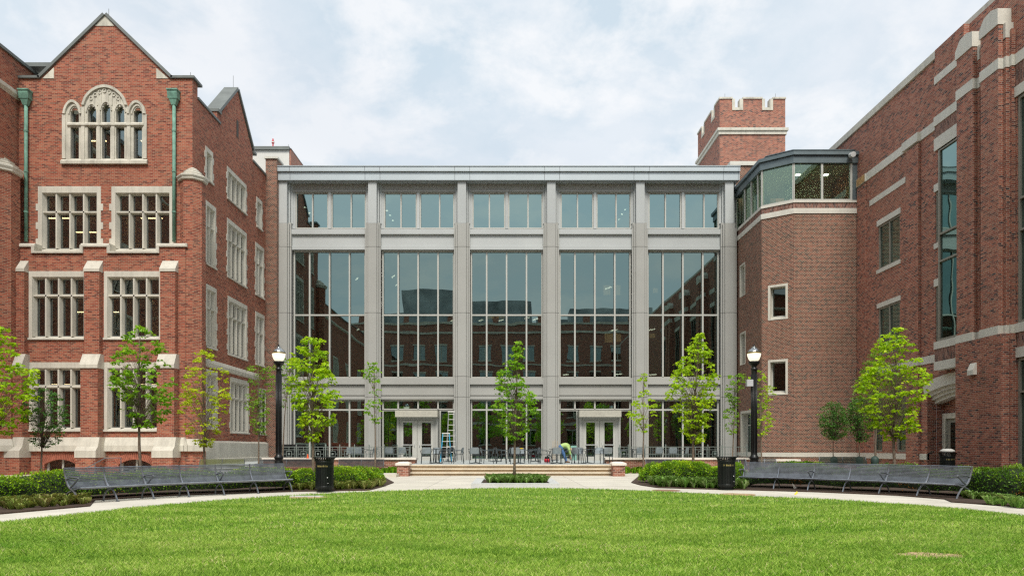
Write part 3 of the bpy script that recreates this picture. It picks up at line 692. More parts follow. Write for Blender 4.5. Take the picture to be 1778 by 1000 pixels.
m.uz(U,[(xk0+.15,zsh-.0),(xu(94),zsh),(xu(94),zu(118))],.003,.03); m.uz(U,[(xk1-.15,zsh),(xu(272),zsh),(xu(272),zu(119))],.003,.03)
m.uz(U,[(xu(165),zu(46)),(xu(199),zu(46)),(xa,za+.0)],.003,.03)
m.build('kneeler',STONE2,left)
m=MB()
for x in (184,327): m.tube([U.p(xu(x),zu(27 if x<200 else 137)+.1,-.25),U.p(xu(x),zu(14 if x<200 else 125)+.1,-.25)],.012,5)
m.tube([(XL-.3,39*LS,ZQ(20.9)),(XL-.3,39*LS,ZQ(21.6))],.012,5); m.build('lightning_rod',LEAD,left)
# bay -------------------------------------------------
bx0,bx1=xb(27),xb(322); ztop=zb(430)
m=MB(); m.wall(B,bx0,bx1,zb(783),zb(441),[h for h in holesB if h[3]>1.5],depth=.3,reveal=False)
m.wall(B,bx0,bx1,0,zb(783),[h for h in holesB if h[3]<1.5],depth=.3)
for (a,b) in ((27,60),(143,190),(274.5,322)): m.fb(B,xb(a),xb(b),zb(441),zb(429),-.3,0)
m.poly([(bx1,YB,0),(bx1,YU,0),(bx1,YU,ztop),(bx1,YB,ztop)])
m.build('bay_wall',B_L,left)
m=MB()
for (a,b) in ((26,62),(141.5,190.5),(272.5,323)): m.dz(B,[(-.5,zb(429)),(.09,zb(429)),(.09,zb(426)),(.04,zb(423)),(-.5,zb(422))],xb(a),xb(b))
m.fb(B,bx1,bx1+.1,zb(429),zb(423),-.5,.08)
for (a,b) in ((59,143),(190,275)):
    m.dz(B,[(-.5,zb(440)),(.10,zb(440)),(.10,zb(437)),(-.5,zb(433.5))],xb(a),xb(b))
    for x in (a,b): m.fb(B,xb(x)-.09,xb(x)+.06,zb(440),zb(426),-.5,.085)
m.build('bay_coping',STONE,left)
# plinth of the bay
m=MB(); m.dz(B,[(-.1,zb(783)),(.16,zb(783)),(.16,zb(773)),(.003,zb(759)),(-.1,zb(759))],bx0,bx1+.0)
m.dz(lside(bx1),[(-.02,zb(783)),(.16,zb(783)),(.16,zb(773)),(.003,zb(759)),(-.02,zb(759))],YB-.16,YU+1.2)
m.build('plinth',STONE,left)
# buttresses
for cpx,hw in ((40,.26),(165.3,.37),(296,.37)):
    cx=xb(cpx); 
    b_=MB(); b_.fb(B,cx-hw,cx+hw,zb(616),zb(474),0,.3); b_.fb(B,cx-hw-.05,cx+hw+.05,zb(759),zb(640),0,.52); b_.fb(B,cx-hw-.12,cx+hw+.12,0,zb(794),0,.82)
    bt_=b_.build('buttress',B_L,left)
    m=MB(); m.dz(B,[(0,zb(474)),(.34,zb(474)),(.34,zb(469)),(.0,zb(453))],cx-hw-.02,cx+hw+.02)
    m.dz(B,[(0,zb(641)),(.58,zb(641)),(.58,zb(635)),(.31,zb(616)),(0,zb(616))],cx-hw-.07,cx+hw+.07)
    m.dz(B,[(0,zb(794)),(.86,zb(794)),(.86,zb(782)),(.66,zb(775)),(.52,zb(759)),(0,zb(759))],cx-hw-.14,cx+hw+.14)
    m.build('weathering',STONE,bt_)
# corner turret and left wing
def turret(px,Yt,r,ytop,yc,n=8):
    cx=FX(px,Yt); zt=FZ(ytop,Yt); zc=FZ(yc,Yt); ph=math.pi/n
    t=MB().lathe([(r,0),(r,zt)],cx,Yt,n,ph).build('turret',B_L,left)
    h=zc-zt; m=MB().lathe([(r,-.02),(r+.10,.02),(r+.10,h*.10),(r+.16,h*.22),(r+.16,h*.30),(r*.92,h*.42),(r*.95,h*.50),(r*.72,h*.60),(r*.74,h*.68),(r*.48,h*.78),(r*.5,h*.84),(.06,h)],cx,Yt,n,ph,zt).build('turret_cap',STONE,t)
    MB().lathe([(r+.16,FZ(783,Yt)),(r+.16,FZ(773,Yt)),(r+.02,FZ(762,Yt))],cx,Yt,n,ph).build('turret_base',STONE,t)
turret(335,33.35*LS,.59,318,292)
turret(-1,32.5*LS,.86,303,271)
# left wing wall (faces right)
XW=-22.75*LS; Wf=lside(XW); WT=ZQ(19.25); YW=34.6*LS
m=MB(); hw_=[stone_window(left,Wf,q,q+3,zq,zq+3.2,4,zq+2.2) for q in (-24,-16,-8,0,8,16,24) for zq in (2.2,6.6,11)]; m.wall(Wf,-30,YW,0,WT,hw_,reveal=False); m.build('wing_wall',B_L,left)
m=MB(); m.fb(Wf,-30,YW+.1,WT,WT+.15,-.5,.1); m.build('wing_coping',LEAD,left); m=MB(); m.dz(Wf,[(0,ZQ(17.45)),(.14,ZQ(17.6)),(.14,ZQ(17.75)),(0,ZQ(17.85))],-30,YU); m.build('string_course',STONE,left)
# side wall -------------------------------------------------
def sw(x1p,x2p,yt,yb_,nl,yt_=None,X=XL):
    fr=lside(X); Y0,Y1=SY(x1p,X),SY(x2p,X); z1=SZ(x1p,yt,X); z0=SZ(x1p,yb_,X); tz=SZ(x1p,yt_,X) if yt_ else None
    h=stone_window(left,fr,Y0,Y1,z0,z1,nl,tz,quoin=True,jw=.15,deep=.22)
    holesS.append(h)
sw(356.3,369.2,253,311,1); sw(356,374.5,346.6,458,2,388); sw(357,375.3,492,603,2,532); sw(357,377,640,745,2,680)
sw(393.8,427.3,288.3,345,4); sw(394,427.5,378,481,4,413); sw(395,428.6,513,616,4,547); sw(399,431.5,654,752,4,690)
sw(445,454.8,341,394,1); sw(443.2,458,420,512,2,454); sw(443.2,458.6,540,633,2,575); sw(449,462.5,673,755,2,700)
PT=ZQ(17.8); YE=43.4*LS; K0=36.5*LS; KM=38.85*LS; K1=41.2*LS; ZK=ZQ(18.3); ZA=ZQ(20.75)
m=MB(); m.wall(S,YU,YE,0,PT,[tuple(h) for h in holesS],reveal=False)
m.uz(S,[(K0,PT),(K0,ZK),(KM,ZA),(K1,ZK),(K1,PT)],-.6,0)
m.fb(S,YU+.02,YU+.6,PT,zsh,-.3,-.003)
m.build('side_wall',B_L,left)
m=MB()
m.fb(S,YU+.6,K0,PT,PT+.12,-.5,.07); m.fb(S,K1,YE,PT,PT+.12,-.5,.07)
cope(m,S,(K0-.15,ZK+.05),(KM,ZA),.15,-.72,.09); cope(m,S,(KM,ZA),(K1+.15,ZK+.05),.15,-.72,.09)
m.fb(S,K0-.45,K0,ZK,ZK+.15,-.8,.1); m.fb(S,K1,K1+.45,ZK,ZK+.15,-.8,.1)
m.build('coping',LEAD,left)
MB().fb(S,K0-.4,K0,PT+.12,ZK,-.6,-.003).build('kneeler',B_L,left)
MB().fb(S,KM-.15,KM+.15,SZ(411,240,XL)+.1,SZ(411,208,XL),.003,.02).build('slit_opening',INT_D,left)
m=MB(); m.dz(S,[(0,ZQ(5.25)),(.12,ZQ(5.3)),(.16,ZQ(5.45)),(.1,ZQ(5.6)),(0,ZQ(5.66))],YU+.6,41.9*LS); m.build('string_course',STONE,left)
m=MB(); m.dz(S,[(-.02,.50),(.30,.50),(.30,.72),(.22,.75),(.22,1.58),(.02,1.69),(-.02,1.69)],YU+1.0,YE-.1); m.build('side_plinth',STONE,left)
# skylight roof and flat roof
m=MB(); m.box(XW+.05,XL-.05,YU+.6,YE,ZQ(16.9),ZQ(17.1)); m.build('roof_deck',LEAD,left)
m=MB(); 
zr0,zr1=ZQ(17.6),ZQ(19.6)
m.add([(XL-.5,38.8,zr0),(XL-.5,43.2,zr0),(XL-3.2,43.2,zr1),(XL-3.2,38.8,zr1),(XL-3.2,38.8,18.1),(XL-3.2,43.2,18.1)],[(0,1,2,3),(0,3,4),(1,5,2),(3,2,5,4)]); m.build('skylight',ZINC,left)
m=MB()
for k in range(6): yk=38.8+k*.86; m.tube([(XL-.5,yk,zr0+.03),(XL-3.2,yk,zr1+.03)],.035,5)
m.build('skylight_rib',FRAME,left)
m=MB()
m.box(XL-9,XL-3.0,36.5,43.0,zr1-.1,zr1+.1); m.build('roof_ridge',LEAD,left)
# downpipes
for px in (48.3,304.5):
    cx=xu(px); yy=YU-.14
    dp=MB().tube([(cx,yy,zu(184)),(cx,yy,zu(421))],.085,10).build('downpipe',COPPER,left,True)
    m=MB(); m.dz(U,[(.02,zu(176)),(.32,zu(176)),(.38,zu(167)),(.38,zu(162)),(.02,zu(162))],cx-.24,cx+.24); m.dz(U,[(.02,zu(163)),(.42,zu(163)),(.42,zu(160.5)),(.02,zu(160.5))],cx-.27,cx+.27)
    m.ext([(cx-.2,YU-.03,zu(176)),(cx+.2,YU-.03,zu(176)),(cx+.2,YU-.3,zu(176)),(cx-.2,YU-.3,zu(176))],[(cx-.1,YU-.05,zu(186)),(cx+.1,YU-.05,zu(186)),(cx+.1,YU-.23,zu(186)),(cx-.1,YU-.23,zu(186))]); m.build('rain_hopper',COPPER,dp)
    m=MB()
    for yq in (230,300,370): m.lathe([(.105,-.04),(.105,.04)],cx,yy,10,cz=zu(yq))
    m.build('pipe_collar',COPPER,dp)
# brick pier against the hall
m=MB(); m.box(XL,FX(480.5,YE),YE,47.6,0,FZ(276,YE)); pr=m.build('brick_pier',B_T,left)
MB().box(XL-.06,FX(480.5,YE)+.1,YE-.1,47.6,FZ(276,YE),FZ(273,YE)).build('coping',WHITE,pr)
# interior of the left building
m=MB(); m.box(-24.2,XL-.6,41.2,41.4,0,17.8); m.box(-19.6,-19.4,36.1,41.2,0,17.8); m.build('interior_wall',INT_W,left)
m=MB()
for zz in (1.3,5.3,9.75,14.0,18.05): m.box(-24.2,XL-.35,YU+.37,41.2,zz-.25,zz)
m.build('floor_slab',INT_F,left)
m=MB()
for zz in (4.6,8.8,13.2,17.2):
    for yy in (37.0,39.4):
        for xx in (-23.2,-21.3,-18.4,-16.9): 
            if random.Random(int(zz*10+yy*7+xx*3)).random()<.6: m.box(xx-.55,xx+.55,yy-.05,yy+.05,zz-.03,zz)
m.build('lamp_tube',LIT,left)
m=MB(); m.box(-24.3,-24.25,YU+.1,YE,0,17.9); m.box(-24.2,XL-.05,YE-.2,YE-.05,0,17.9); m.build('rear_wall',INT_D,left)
# ================================================================ WHITE PENTHOUSE behind
pen=thing('rooftop_penthouse','white panelled penthouse with grey roof edge behind the left brick pier','penthouse',(FX(470,52),52,0))
m=MB(); m.box(FX(380,52),FX(502,52),52,60,15,FZ(261,52)); m.build('penthouse_wall',WHITEM,pen)
m=MB(); m.box(FX(380,52),FX(503,52),51.85,60,FZ(261,52),FZ(255.5,52)); m.build('roof_edge',LEAD,pen)
m=MB(); m.box(FX(502,52),FX(505,52),52.05,58.3,15,FZ(258.5,52)); m.build('brick_end_wall',B_P,pen)
MB().box(FX(502.5,52),FX(505.5,52),52.0,58.4,FZ(258.5,52),FZ(257.5,52)).build('coping',LEAD,pen)
MB().tube([(FX(499.5,52),52.2,FZ(256,52)),(FX(499.5,52),52.2,FZ(249,52))],.012,5).build('lightning_rod',LEAD,pen)
# ================================================================ CRENELLATED TOWER
YT=58; T_=front(YT); tw=thing('crenellated_tower','square brick tower with battlements rising behind the hall','tower',(19.5,YT,0))
tx0,tx1=FX(1249.5,YT),FX(1363.5,YT); ty1=64.6; zt=lambda y: FZ(y,YT)
m=MB(); m.box(tx0,tx1,YT,ty1,5,zt(190))
def merl(m,fr,segs,za,zb_):
    for a,b in segs: m.fb(fr,a,b,za,zb_,-.45,0)
FS=[(tx0,FX(1271,YT)),(FX(1290,YT),FX(1323,YT)),(FX(1342,YT),tx1)]
merl(m,T_,FS,zt(190),zt(172))
Tl=Fr((tx0,0),(0,1),(-1,0)); q=ty1-YT
SSg=[(YT+.46,YT+q*.2),(YT+q*.34,YT+q*.66),(YT+q*.8,ty1)]
merl(m,Tl,SSg,zt(190),zt(172)); merl(m,front(ty1-.0),[(tx0+.46,tx0+1.1),(tx0+2,tx0+3.4),(tx0+4.4,tx1)],zt(190),zt(172))
m.build('tower_wall',B_R,tw)
m=MB()
for a,b in FS: m.fb(T_,a-.04,b+.04,zt(172.5),zt(169.5),-.5,.07)
for a,b in SSg: m.fb(Tl,a-.04,b+.04,zt(172.5),zt(169.5),-.5,.07)
for a,b in ((1271,1290),(1323,1342)):
    m.fb(T_,FX(a,YT),FX(b,YT),zt(192),zt(187.5),-.5,.06)
    m.fb(T_,FX(a,YT),FX(a+5,YT),zt(187.5),zt(172.5),-.47,.05); m.fb(T_,FX(b-6,YT),FX(b,YT),zt(187.5),zt(172.5),-.47,.05)
for a,b in ((YT+q*.2,YT+q*.34),(YT+q*.66,YT+q*.8)):
    m.fb(Tl,a,b,zt(192),zt(187.5),-.5,.06); m.fb(Tl,a,a+.22,zt(187.5),zt(172.5),-.47,.05); m.fb(Tl,b-.22,b,zt(187.5),zt(172.5),-.47,.05)
m.build('battlement_trim',STONE2,tw)
m=MB(); m.box(tx0-.10,tx1+.10,YT-.10,ty1+.1,zt(234),zt(228)); m.box(tx0-.2,tx1+.2,YT-.2,ty1+.2,zt(228),zt(223.5)); m.build('string_course',STONE,tw)
m=MB()
for x in (1260,1348): m.tube([(FX(x,YT),YT+.2,zt(170)),(FX(x,YT),YT+.2,zt(161))],.015,5)
m.build('lightning_rod',LEAD,tw)
# ================================================================ RIGHT: STAIR TOWER
XT=15.22; st=thing('stair_tower','brown brick stair tower with chamfered corner and glass lantern top','building',(17,42,0))
PA=(XT,47.4); PB=(XT,42.65); PC=(16.68,41.55); PD=(20.4,41.55)
zT=lambda y: FZ(y,41.55)
def seg(P,Q):
    L=math.hypot(Q[0]-P[0],Q[1]-P[1]); t=((Q[0]-P[0])/L,(Q[1]-P[1])/L); n=(t[1],-t[0])
    return Fr(P,t,n),L
# outward normal check: side facet must face -X, front facet must face -Y
fs,Ls=seg(PA,PB); fd,Ld=seg(PB,PC); ff,Lf=seg(PC,PD)
def fixn(f,want):
    if f.nn[0]*want[0]+f.nn[1]*want[1]<0: f.nn=(-f.nn[0],-f.nn[1])
fixn(fs,(-1,0)); fixn(fd,(-1,-1)); fixn(ff,(0,-1))
zW=zT(371)
us=lambda x: 47.4-XT*F/(x-CX)
def zs(x,y): return EYE+(HY-y)*(XT*F/(x-CX))/F
# windows on side facet: deep stone boxes
def box_window(par,fr,u0,u1,z0,z1,deep=.42,jw=.10,door=False,mat=STONE,gm=G_DARK):
    m=MB()
    m.fb(fr,u0,u0+jw,z0,z1,-deep-.1,.015); m.fb(fr,u1-jw,u1,z0,z1,-deep-.1,.015); m.fb(fr,u0+jw,u1-jw,z1-jw,z1,-deep-.1,.015)
    m.dz(fr,[(-deep-.1,z0),(.03,z0),(.03,z0+jw*.6),(-deep,z0+jw*1.6),(-deep-.1,z0+jw*1.6)],u0+jw,u1-jw)
    w_=m.build('door_surround' if door else 'window',mat,par)
    m=MB(); a,b,c,d=u0+jw,u1-jw,z0+jw*1.6,z1-jw
    m.fb(fr,a,a+.06,c,d,-deep-.06,-deep+.04); m.fb(fr,b-.06,b,c,d,-deep-.06,-deep+.04); m.fb(fr,a+.06,b-.06,c,c+.06,-deep-.06,-deep+.04); m.fb(fr,a+.06,b-.06,d-.06,d,-deep-.06,-deep+.04)
    if door:
        m.fb(fr,(a+b)/2-.05,(a+b)/2+.05,c+.06,d-.06,-deep-.06,-deep+.04); m.fb(fr,a+.06,b-.06,d-.8,d-.72,-deep-.06,-deep+.03)
    m.build('sash',FRAME,w_); MB().fb(fr,a,b,c,d,-deep-.03,-deep-.01).build('pane',gm,w_)
    return (u0+.02,u1-.02,z0+.02,z1-.02)
hs=[]
hs.append(box_window(st,fs,us(1284.5),us(1294),zs(1284.5,517.5),zs(1284.5,462)))
hs.append(box_window(st,fs,us(1285),us(1294.6),zs(1285,635),zs(1285,579)))
hs.append(box_window(st,fs,us(1286),us(1306.5),.75,zs(1286,714),door=True,jw=.16))
ud=lambda x: None
def diag_u(x):
    # intersect the view ray through column x with the chamfer plane
    k=(x-CX)/F; (px,py),(tx,ty)=fd.O,fd.t; return (k*py-px)/(tx-k*ty)
def diag_z(x,y):
    u=diag_u(x); Y=fd.O[1]+fd.t[1]*u; return FZ(y,Y)
hd_=[]
for (yt,yb_) in ((494,555),(624,685.5)): hd_.append(box_window(st,fd,diag_u(1333.5),diag_u(1368),diag_z(1350,yb_),diag_z(1350,yt),deep=.38,jw=.13))
m=MB(); m.wall(fs,0,Ls,0,zW,hs,reveal=False); m.wall(fd,0,Ld,0,zW,hd_,reveal=False); m.wall(ff,0,Lf,0,zW)
m.build('tower_wall',B_T,st)
def ring(m,z0,z1,d,e0=0.0,e1=0.0):
    # continuous band round the three facets, offset d outward
    def off(f1,f2,P):
        n1,n2=f1.nn,f2.nn; det=n1[0]*n2[1]-n1[1]*n2[0]; a=n1[0]*P[0]+n1[1]*P[1]+d; b=n2[0]*P[0]+n2[1]*P[1]+d
        return ((a*n2[1]-b*n1[1])/det,(n1[0]*b-n2[0]*a)/det)
    Q=[(PA[0]-d,PA[1]),off(fs,fd,PB),off(fd,ff,PC),(PD[0],PD[1]-d)]
    m.xy(Q+[(PD[0],47.4)],z0,z1)
m=MB(); ring(m,zW,zT(362),.05); ring(m,zT(352),zT(348),.05); m.build('stone_band',WHITE,st)
m=MB(); ring(m,zT(362),zT(352),-.0); m.build('soldier_course',B_RS,st)
# glass lantern
zg0,zg1=zT(348),zT(284)
for (fr,L,divs) in ((fs,Ls,[.0,.36,.62,.86,1]),(fd,Ld,[0,1]),(ff,Lf,[0,.445,.90])):
    m=MB(); n=len(divs)
    for k,dv_ in enumerate(divs):
        u=dv_*L; 
        m.fb(fr,max(0,u-.06),min(L,u+.06),zg0,zg1,-.14,.03)
    for k in range(n-1): m.fb(fr,divs[k]*L+.06,divs[k+1]*L-.06,zg0,zg0+.07,-.1,.02)
    w_=m.build('window',FRAME,st)
    MB().fb(fr,.02,divs[-1]*L,zg0+.05,zg1,-.06,-.045).build('pane',G_TOP,w_)
MB().fb(ff,.90*Lf+.06,Lf,zg0,zg1,-.1,.0).build('corner_panel',ZINC,st)
m=MB(); ring(m,zg1,zT(272),.10); ring(m,zT(271),zT(265),.22); m.build('fascia',ZINC,st)
m=MB(); ring(m,zT(272),zT(271),.06); m.build('fascia_gap',DARKSOFFIT,st)
m=MB(); ring(m,zT(265),zT(257.5),-.35); ring(m,zT(257.5),zT(256),-.28); m.build('roof_curb',ZINC,st)
m=MB()
for (x,y) in ((17.6,43.2),(19.3,43.2)): m.lathe([(.14,0),(.14,.04)],x,y,10,cz=zg1-.05)
m.build('downlight',LITW,st)
MB().box(17.4,20.3,44.6,44.8,zg0-2,zg1).box(15.6,17.3,46.9,47.1,zg0-2,zg1).build('interior_wall',pmat('pale green wall',(.5,.55,.47),.9,var=.05),st)
MB().xy([(15.4,47.3),(15.4,42.8),(16.9,41.8),(20.3,41.8),(20.3,47.3)],zg1-.02,zg1).build('ceiling',pmat('grey ceiling',(.55,.58,.5),.9,var=.04),st)
MB().xy([(15.5,47.2),(15.5,42.9),(16.9,41.9),(20.2,41.9),(20.2,47.2)],zW-.2,zW).build('floor_slab',INT_F,st)
m=MB(); m.box(15.9,20.3,44.3,44.4,0,zW-.4); m.build('inner_core',INT_D,st)
# base
m=MB(); ring(m,FZ(793,41.5),FZ(785.5,41.5),.05); m.build('plinth',WHITE,st)
# step block linking the hall to the big tower
lk=MB().box(FX(1276,48.3),18.2,48.3,52,10,FZ(288,48.3)).build('link_block',B_T,st)
MB().box(FX(1267,48.3),18.3,48.2,52.1,FZ(288,48.3),FZ(281,48.3)).build('coping',WHITE,lk)
# ================================================================ RIGHT: LONG WING
XR=20.4; RW=rside(XR); rw=thing('long_brick_wing','long brown brick wing with pale stone bands receding on the right','building',(XR,35,0))
sy=lambda x,d=0: SY(x,XR-d); sz=lambda x,y,d=0: SZ(x,y,XR-d)
ZR=19.75
holesR=[]
def metal_window(fr,u0,u1,z0,z1,us=(),zs_=(),d=-.12,fw=.09,gm=G_TEAL,par=rw,proud=.08):
    m=MB()
    m.fb(fr,u0,u0+fw,z0,z1,d-.05,d+proud); m.fb(fr,u1-fw,u1,z0,z1,d-.05,d+proud); m.fb(fr,u0+fw,u1-fw,z0,z0+fw,d-.05,d+proud); m.fb(fr,u0+fw,u1-fw,z1-fw,z1,d-.05,d+proud)
    e=[u0+fw]+[x for u in us for x in (u-.045,u+.045)]+[u1-fw]
    for u in us: m.fb(fr,u-.045,u+.045,z0+fw,z1-fw,d-.05,d+proud)
    for q in zs_:
        for k in range(0,len(e),2): m.fb(fr,e[k],e[k+1],q-.04,q+.04,d-.05,d+proud+.03)
    w_=m.build('window',BRONZE,par); MB().fb(fr,u0+.04,u1-.04,z0+.04,z1-.04,d-.01,d+.01).build('pane',gm,w_)
BRONZE=pmat('grey bronze frame',(.27,.255,.21),.5,var=.04)
y0,y1=sy(1562.5),sy(1525)
for (za_,zb_) in ((11.05,13.45),(6.35,8.95)):
    holesR.append((y0,y1,za_,zb_)); metal_window(RW,y0,y1,za_,zb_,[(y0+y1)/2])
    y2=33.98; holesR.append((y2-1.6,y2,za_,zb_)); metal_window(RW,y2-1.6,y2,za_,zb_,[y2-.8])
for (a,b) in ((1532,1516.5),(1574,1556)): holesR.append((sy(a),sy(b),1.1,4.3)); metal_window(RW,sy(a),sy(b),1.1,4.3,d=-.14)
ar0,ar1=29.9,34.65
holesR.append((ar0,ar1+.35,0,4.9))
m=MB(); m.wall(RW,31,41.55,0,ZR,holesR); m.wall(RW,41.55,47.9,15,ZR); m.poly([(XR,47.9,15),(XR+14,47.9,15),(XR+14,47.9,ZR),(XR,47.9,ZR)])
# arch infill
yc=(ar0+ar1)/2; hw=(ar1-ar0)/2; zsp=3.42; ris=.32; RR=(hw*hw+ris*ris)/(2*ris); zcc=zsp+ris-RR; TT=math.asin(hw/RR)
arcp=lambda r,t:(yc+r*math.sin(t),zcc+r*math.cos(t))
inn=[arcp(RR+.55,TT*(k/10-1)) for k in range(21)]
plate(m,RW,[[(ar0,4.9),(ar0,zsp+.45)]+inn[1:-1]+[(ar1,zsp+.45),(ar1,0),(ar1+.35,0),(ar1+.35,4.9)]],-.45,-.001)
m.wall(Fr((0,ar1),(1,0),(0,-1)),XR+.451,XR+.85,0,4.4)     # jamb return facing the camera
m.wall(rside(XR+.85),ar0,ar1,0,4.9)
m.build('brick_wall',B_R,rw)
m=MB(); 
for (r0,r1,d0,d1) in ((0,.16,-.75,-.36),(.16,.32,-.5,-.22),(.32,.48,-.4,-.08),(.48,1.0,-.3,.08)):
    A=[arcp(RR+r0,TT*1.0*(k/12-1)) for k in range(25)]; Bq=[arcp(RR+r1,TT*1.0*(k/12-1)) for k in range(25)]
    plate(m,RW,[A+Bq[::-1]],d0,d1)
m.build('stone_arch',WHITE,rw)
MB().box(XR+.46,XR+.84,ar0,ar1-.01,3.95,4.0).build('arch_soffit',STONE,rw)
m=MB(); Rr2=rside(XR+.85); m.fb(Rr2,34.35,34.6,0,2.95,-.05,.16).fb(Rr2,32.4,34.35,2.7,2.95,-.05,.16); dsur=m.build('door_surround',STONE2,rw)
m=MB(); m.fb(Rr2,32.4,34.33,.1,2.69,.02,.06); m.build('door',BRONZE,dsur)
m=MB(); m.fb(Rr2,32.6,34.1,.4,2.5,.06,.065); m.build('pane',G_TEAL,dsur)
# far segment projecting strips
m=MB(); m.fb(RW,sy(1599),sy(1573,.12),0,16.3,0.002,.13); m.fb(RW,40.5,41.5,0,16.3,.002,.06); m.build('brick_pier',B_R,rw)
m=MB()
for (a,b,d) in ((41.5,40.45,.11),(40.45,36.55,.06),(36.55,35.15,.2),(35.15,33.25,.06)): m.fb(RW,b,a,16.4,16.83,-.05,d)
m.fb(RW,sy(1573),sy(1510.5),14.85,15.16,-.02,.03)
m.fb(RW,y0-.1,y1+.1,13.45,13.75,-.02,.04); m.fb(RW,y0-.1,y1+.1,10.85,11.05,-.02,.06); m.fb(RW,y0-.1,y1+.1,8.95,9.2,-.02,.04)
m.fb(RW,32.4,34.05,13.45,13.8,-.02,.05); m.fb(RW,32.4,34.05,10.75,11.0,-.02,.05); m.fb(RW,32.4,34.05,8.95,9.3,-.02,.05)
for (a,b,d) in ((41.5,36.55,.05),(36.55,35.15,.19),(35.15,33.2,.05)): m.fb(RW,b,a,5.36,5.74,-.05,d)
m.build('stone_band',WHITE,rw)
m=MB(); m.fb(RW,35.0,41.5,.72,1.02,-.1,.07); m.fb(RW,ar1+.0,35.0,.72,1.02,-.1,.05); m.build('plinth',WHITE,rw)
MB().fb(RW,-34,48,ZR,ZR+.36,-.45,.10).build('coping',STONE,rw)
STN=pmat('rust stained stone',(.50,.30,.13),.85,var=.2,scale=5)
MB().fb(RW,40.5,41.45,16.41,16.82,.11,.115).build('rust_stain',STN,rw)
# oriel bay
D1=.5; bf=rside(XR-D1); b0,b1=31.1,33.2
m=MB(); m.fb(bf,b0,b1,15.0,ZR,-.5,0); m.fb(bf,b0,b1,4.9,6.2,-.5,-.001); m.build('oriel_wall',B_R,rw)
m=MB(); m.fb(bf,b0,b1+.02,15.05,15.62,-.3,.04); m.fb(bf,b0,b1+.02,18.15,18.5,-.3,.03); m.fb(bf,b0,b1+.02,16.2,16.62,-.3,.05); m.fb(bf,b0,b1+.02,5.86,6.2,-.3,.05); m.fb(bf,b0,b1+.02,4.88,5.28,-.3,.04); m.build('stone_band',WHITE,rw)
MB().fb(bf,b0,b1,5.28,5.86,-.02,.012).fb(bf,b0,b1,15.62,16.2,-.02,.012).build('soldier_course',B_RS,rw)
metal_window(bf,b0,32.95,6.2,15.05,[],[11.1,9.85],d=-.08,fw=.11)
MB().box(XR-D1+.12,XR,32.9,32.95,6.2,15.05).build('oriel_side',G_TEAL,rw)
# paired piers, near plane, repeated towards the camera
D2=.75; pf=rside(XR-D2); nf=rside(XR-.25); D3=.8
def cap(m,fr,a,b,zt):
    pts=[(a-.03,zt-.75),(a-.03,zt-.12),(a+(b-a)*.35,zt+.02),(b-(b-a)*.25,zt-.05),(b+.04,zt-.42),(b+.04,zt-.75)]
    m.uz(fr,pts,-.5,.05)
def pier_pair(near,far,slot):
    mb=MB(); ms=MB(); mid=(near+far)/2; a0,a1=near,mid-slot/2; c0,c1=mid+slot/2,far
    for (p,q) in ((a0,a1),(c0,c1)):
        mb.fb(pf,p,q,5.8,18.25,-.6,0)
        mb.fb(rside(XR-.55),p-.14,p-.001,5.8,18.1,-.4,0); mb.fb(rside(XR-.40),p-.26,p-.141,5.8,17.9,-.3,0)
        cap(ms,pf,p,q,18.95)
        ms.fb(pf,p-.03,q+.03,16.42,16.85,-.3,.03); ms.fb(rside(XR-.55),p-.17,p-.031,16.42,16.85,-.3,.03); ms.fb(rside(XR-.40),p-.29,p-.171,16.42,16.85,-.3,.03)
        ms.fb(pf,p-.03,q+.03,5.84,6.17,-.3,.04); ms.fb(rside(XR-.55),p-.17,p-.031,5.84,6.17,-.3,.04); ms.fb(rside(XR-.40),p-.29,p-.171,5.84,6.17,-.3,.04)
        ms.fb(rside(XR-.55),p-.15,p+.1,17.6,18.2,-.3,.02)
    mb.fb(rside(XR-D3),near-.25,far-.0,0,5.83,-.8,0); mb.fb(rside(XR-.5),near-.33,near-.25,0,5.83,-.5,0)
    mb.fb(nf,near-.31,far,0,ZR,-.25,-.002)
    mb.build('paired_pier',B_R,rw); ms.build('stone_band',WHITE,rw)
    k=MB(); k.dz(rside(XR-D3),[(0,4.35),(.16,4.35),(.16,4.55),(.03,4.85),(0,4.85)],mid-.1,mid+.3); k.build('corbel',WHITE,rw)
pier_pair(28.55,31.2,.5)
hn=[]
def near_window(a,b):
    hn.append((a,b,6.2,15.15)); hn.append((a,b,.35,4.85))
    metal_window(nf,a,b,6.2,15.15,[a+(b-a)/3,a+2*(b-a)/3],[11.1,9.85],d=-.12,fw=.12); metal_window(nf,a,b,.35,4.85,[a+(b-a)/3,a+2*(b-a)/3],[3.5],d=-.12,fw=.12)
    m=MB(); m.fb(nf,a-.15,b+.2,15.15,15.55,-.1,.05); m.fb(nf,a-.15,b+.2,5.84,6.2,-.1,.06); m.fb(nf,a-.15,b+.2,4.85,5.25,-.1,.05); m.fb(nf,a-.15,b+.2,16.42,16.85,-.1,.05); m.fb(nf,a-.15,b+.2,.2,.35,-.1,.05); m.build('stone_band',WHITE,rw)
    MB().fb(nf,a-.15,b+.2,5.25,5.84,-.02,.012).fb(nf,a-.15,b+.2,15.55,16.42,-.02,.012).build('soldier_course',B_RS,rw)
near_window(24.4,28.2)
pier_pair(21.0,23.6,.45); near_window(16.8,20.4); pier_pair(13.6,16.2,.45); near_window(9.4,13.0); pier_pair(6.2,8.8,.45); near_window(2.0,5.6)
m=MB(); m.wall(nf,-32,31,0,ZR,hn); m.poly([(XR-.25,-32,0),(XR+14,-32,0),(XR+14,-32,ZR),(XR-.25,-32,ZR)]); m.build('brick_wall',B_R,rw)
m=MB(); m.box(XR+.04,XR+14,-31.9,47.8,ZR-.4,ZR-.1); m.build('roof_deck',LEAD,rw)
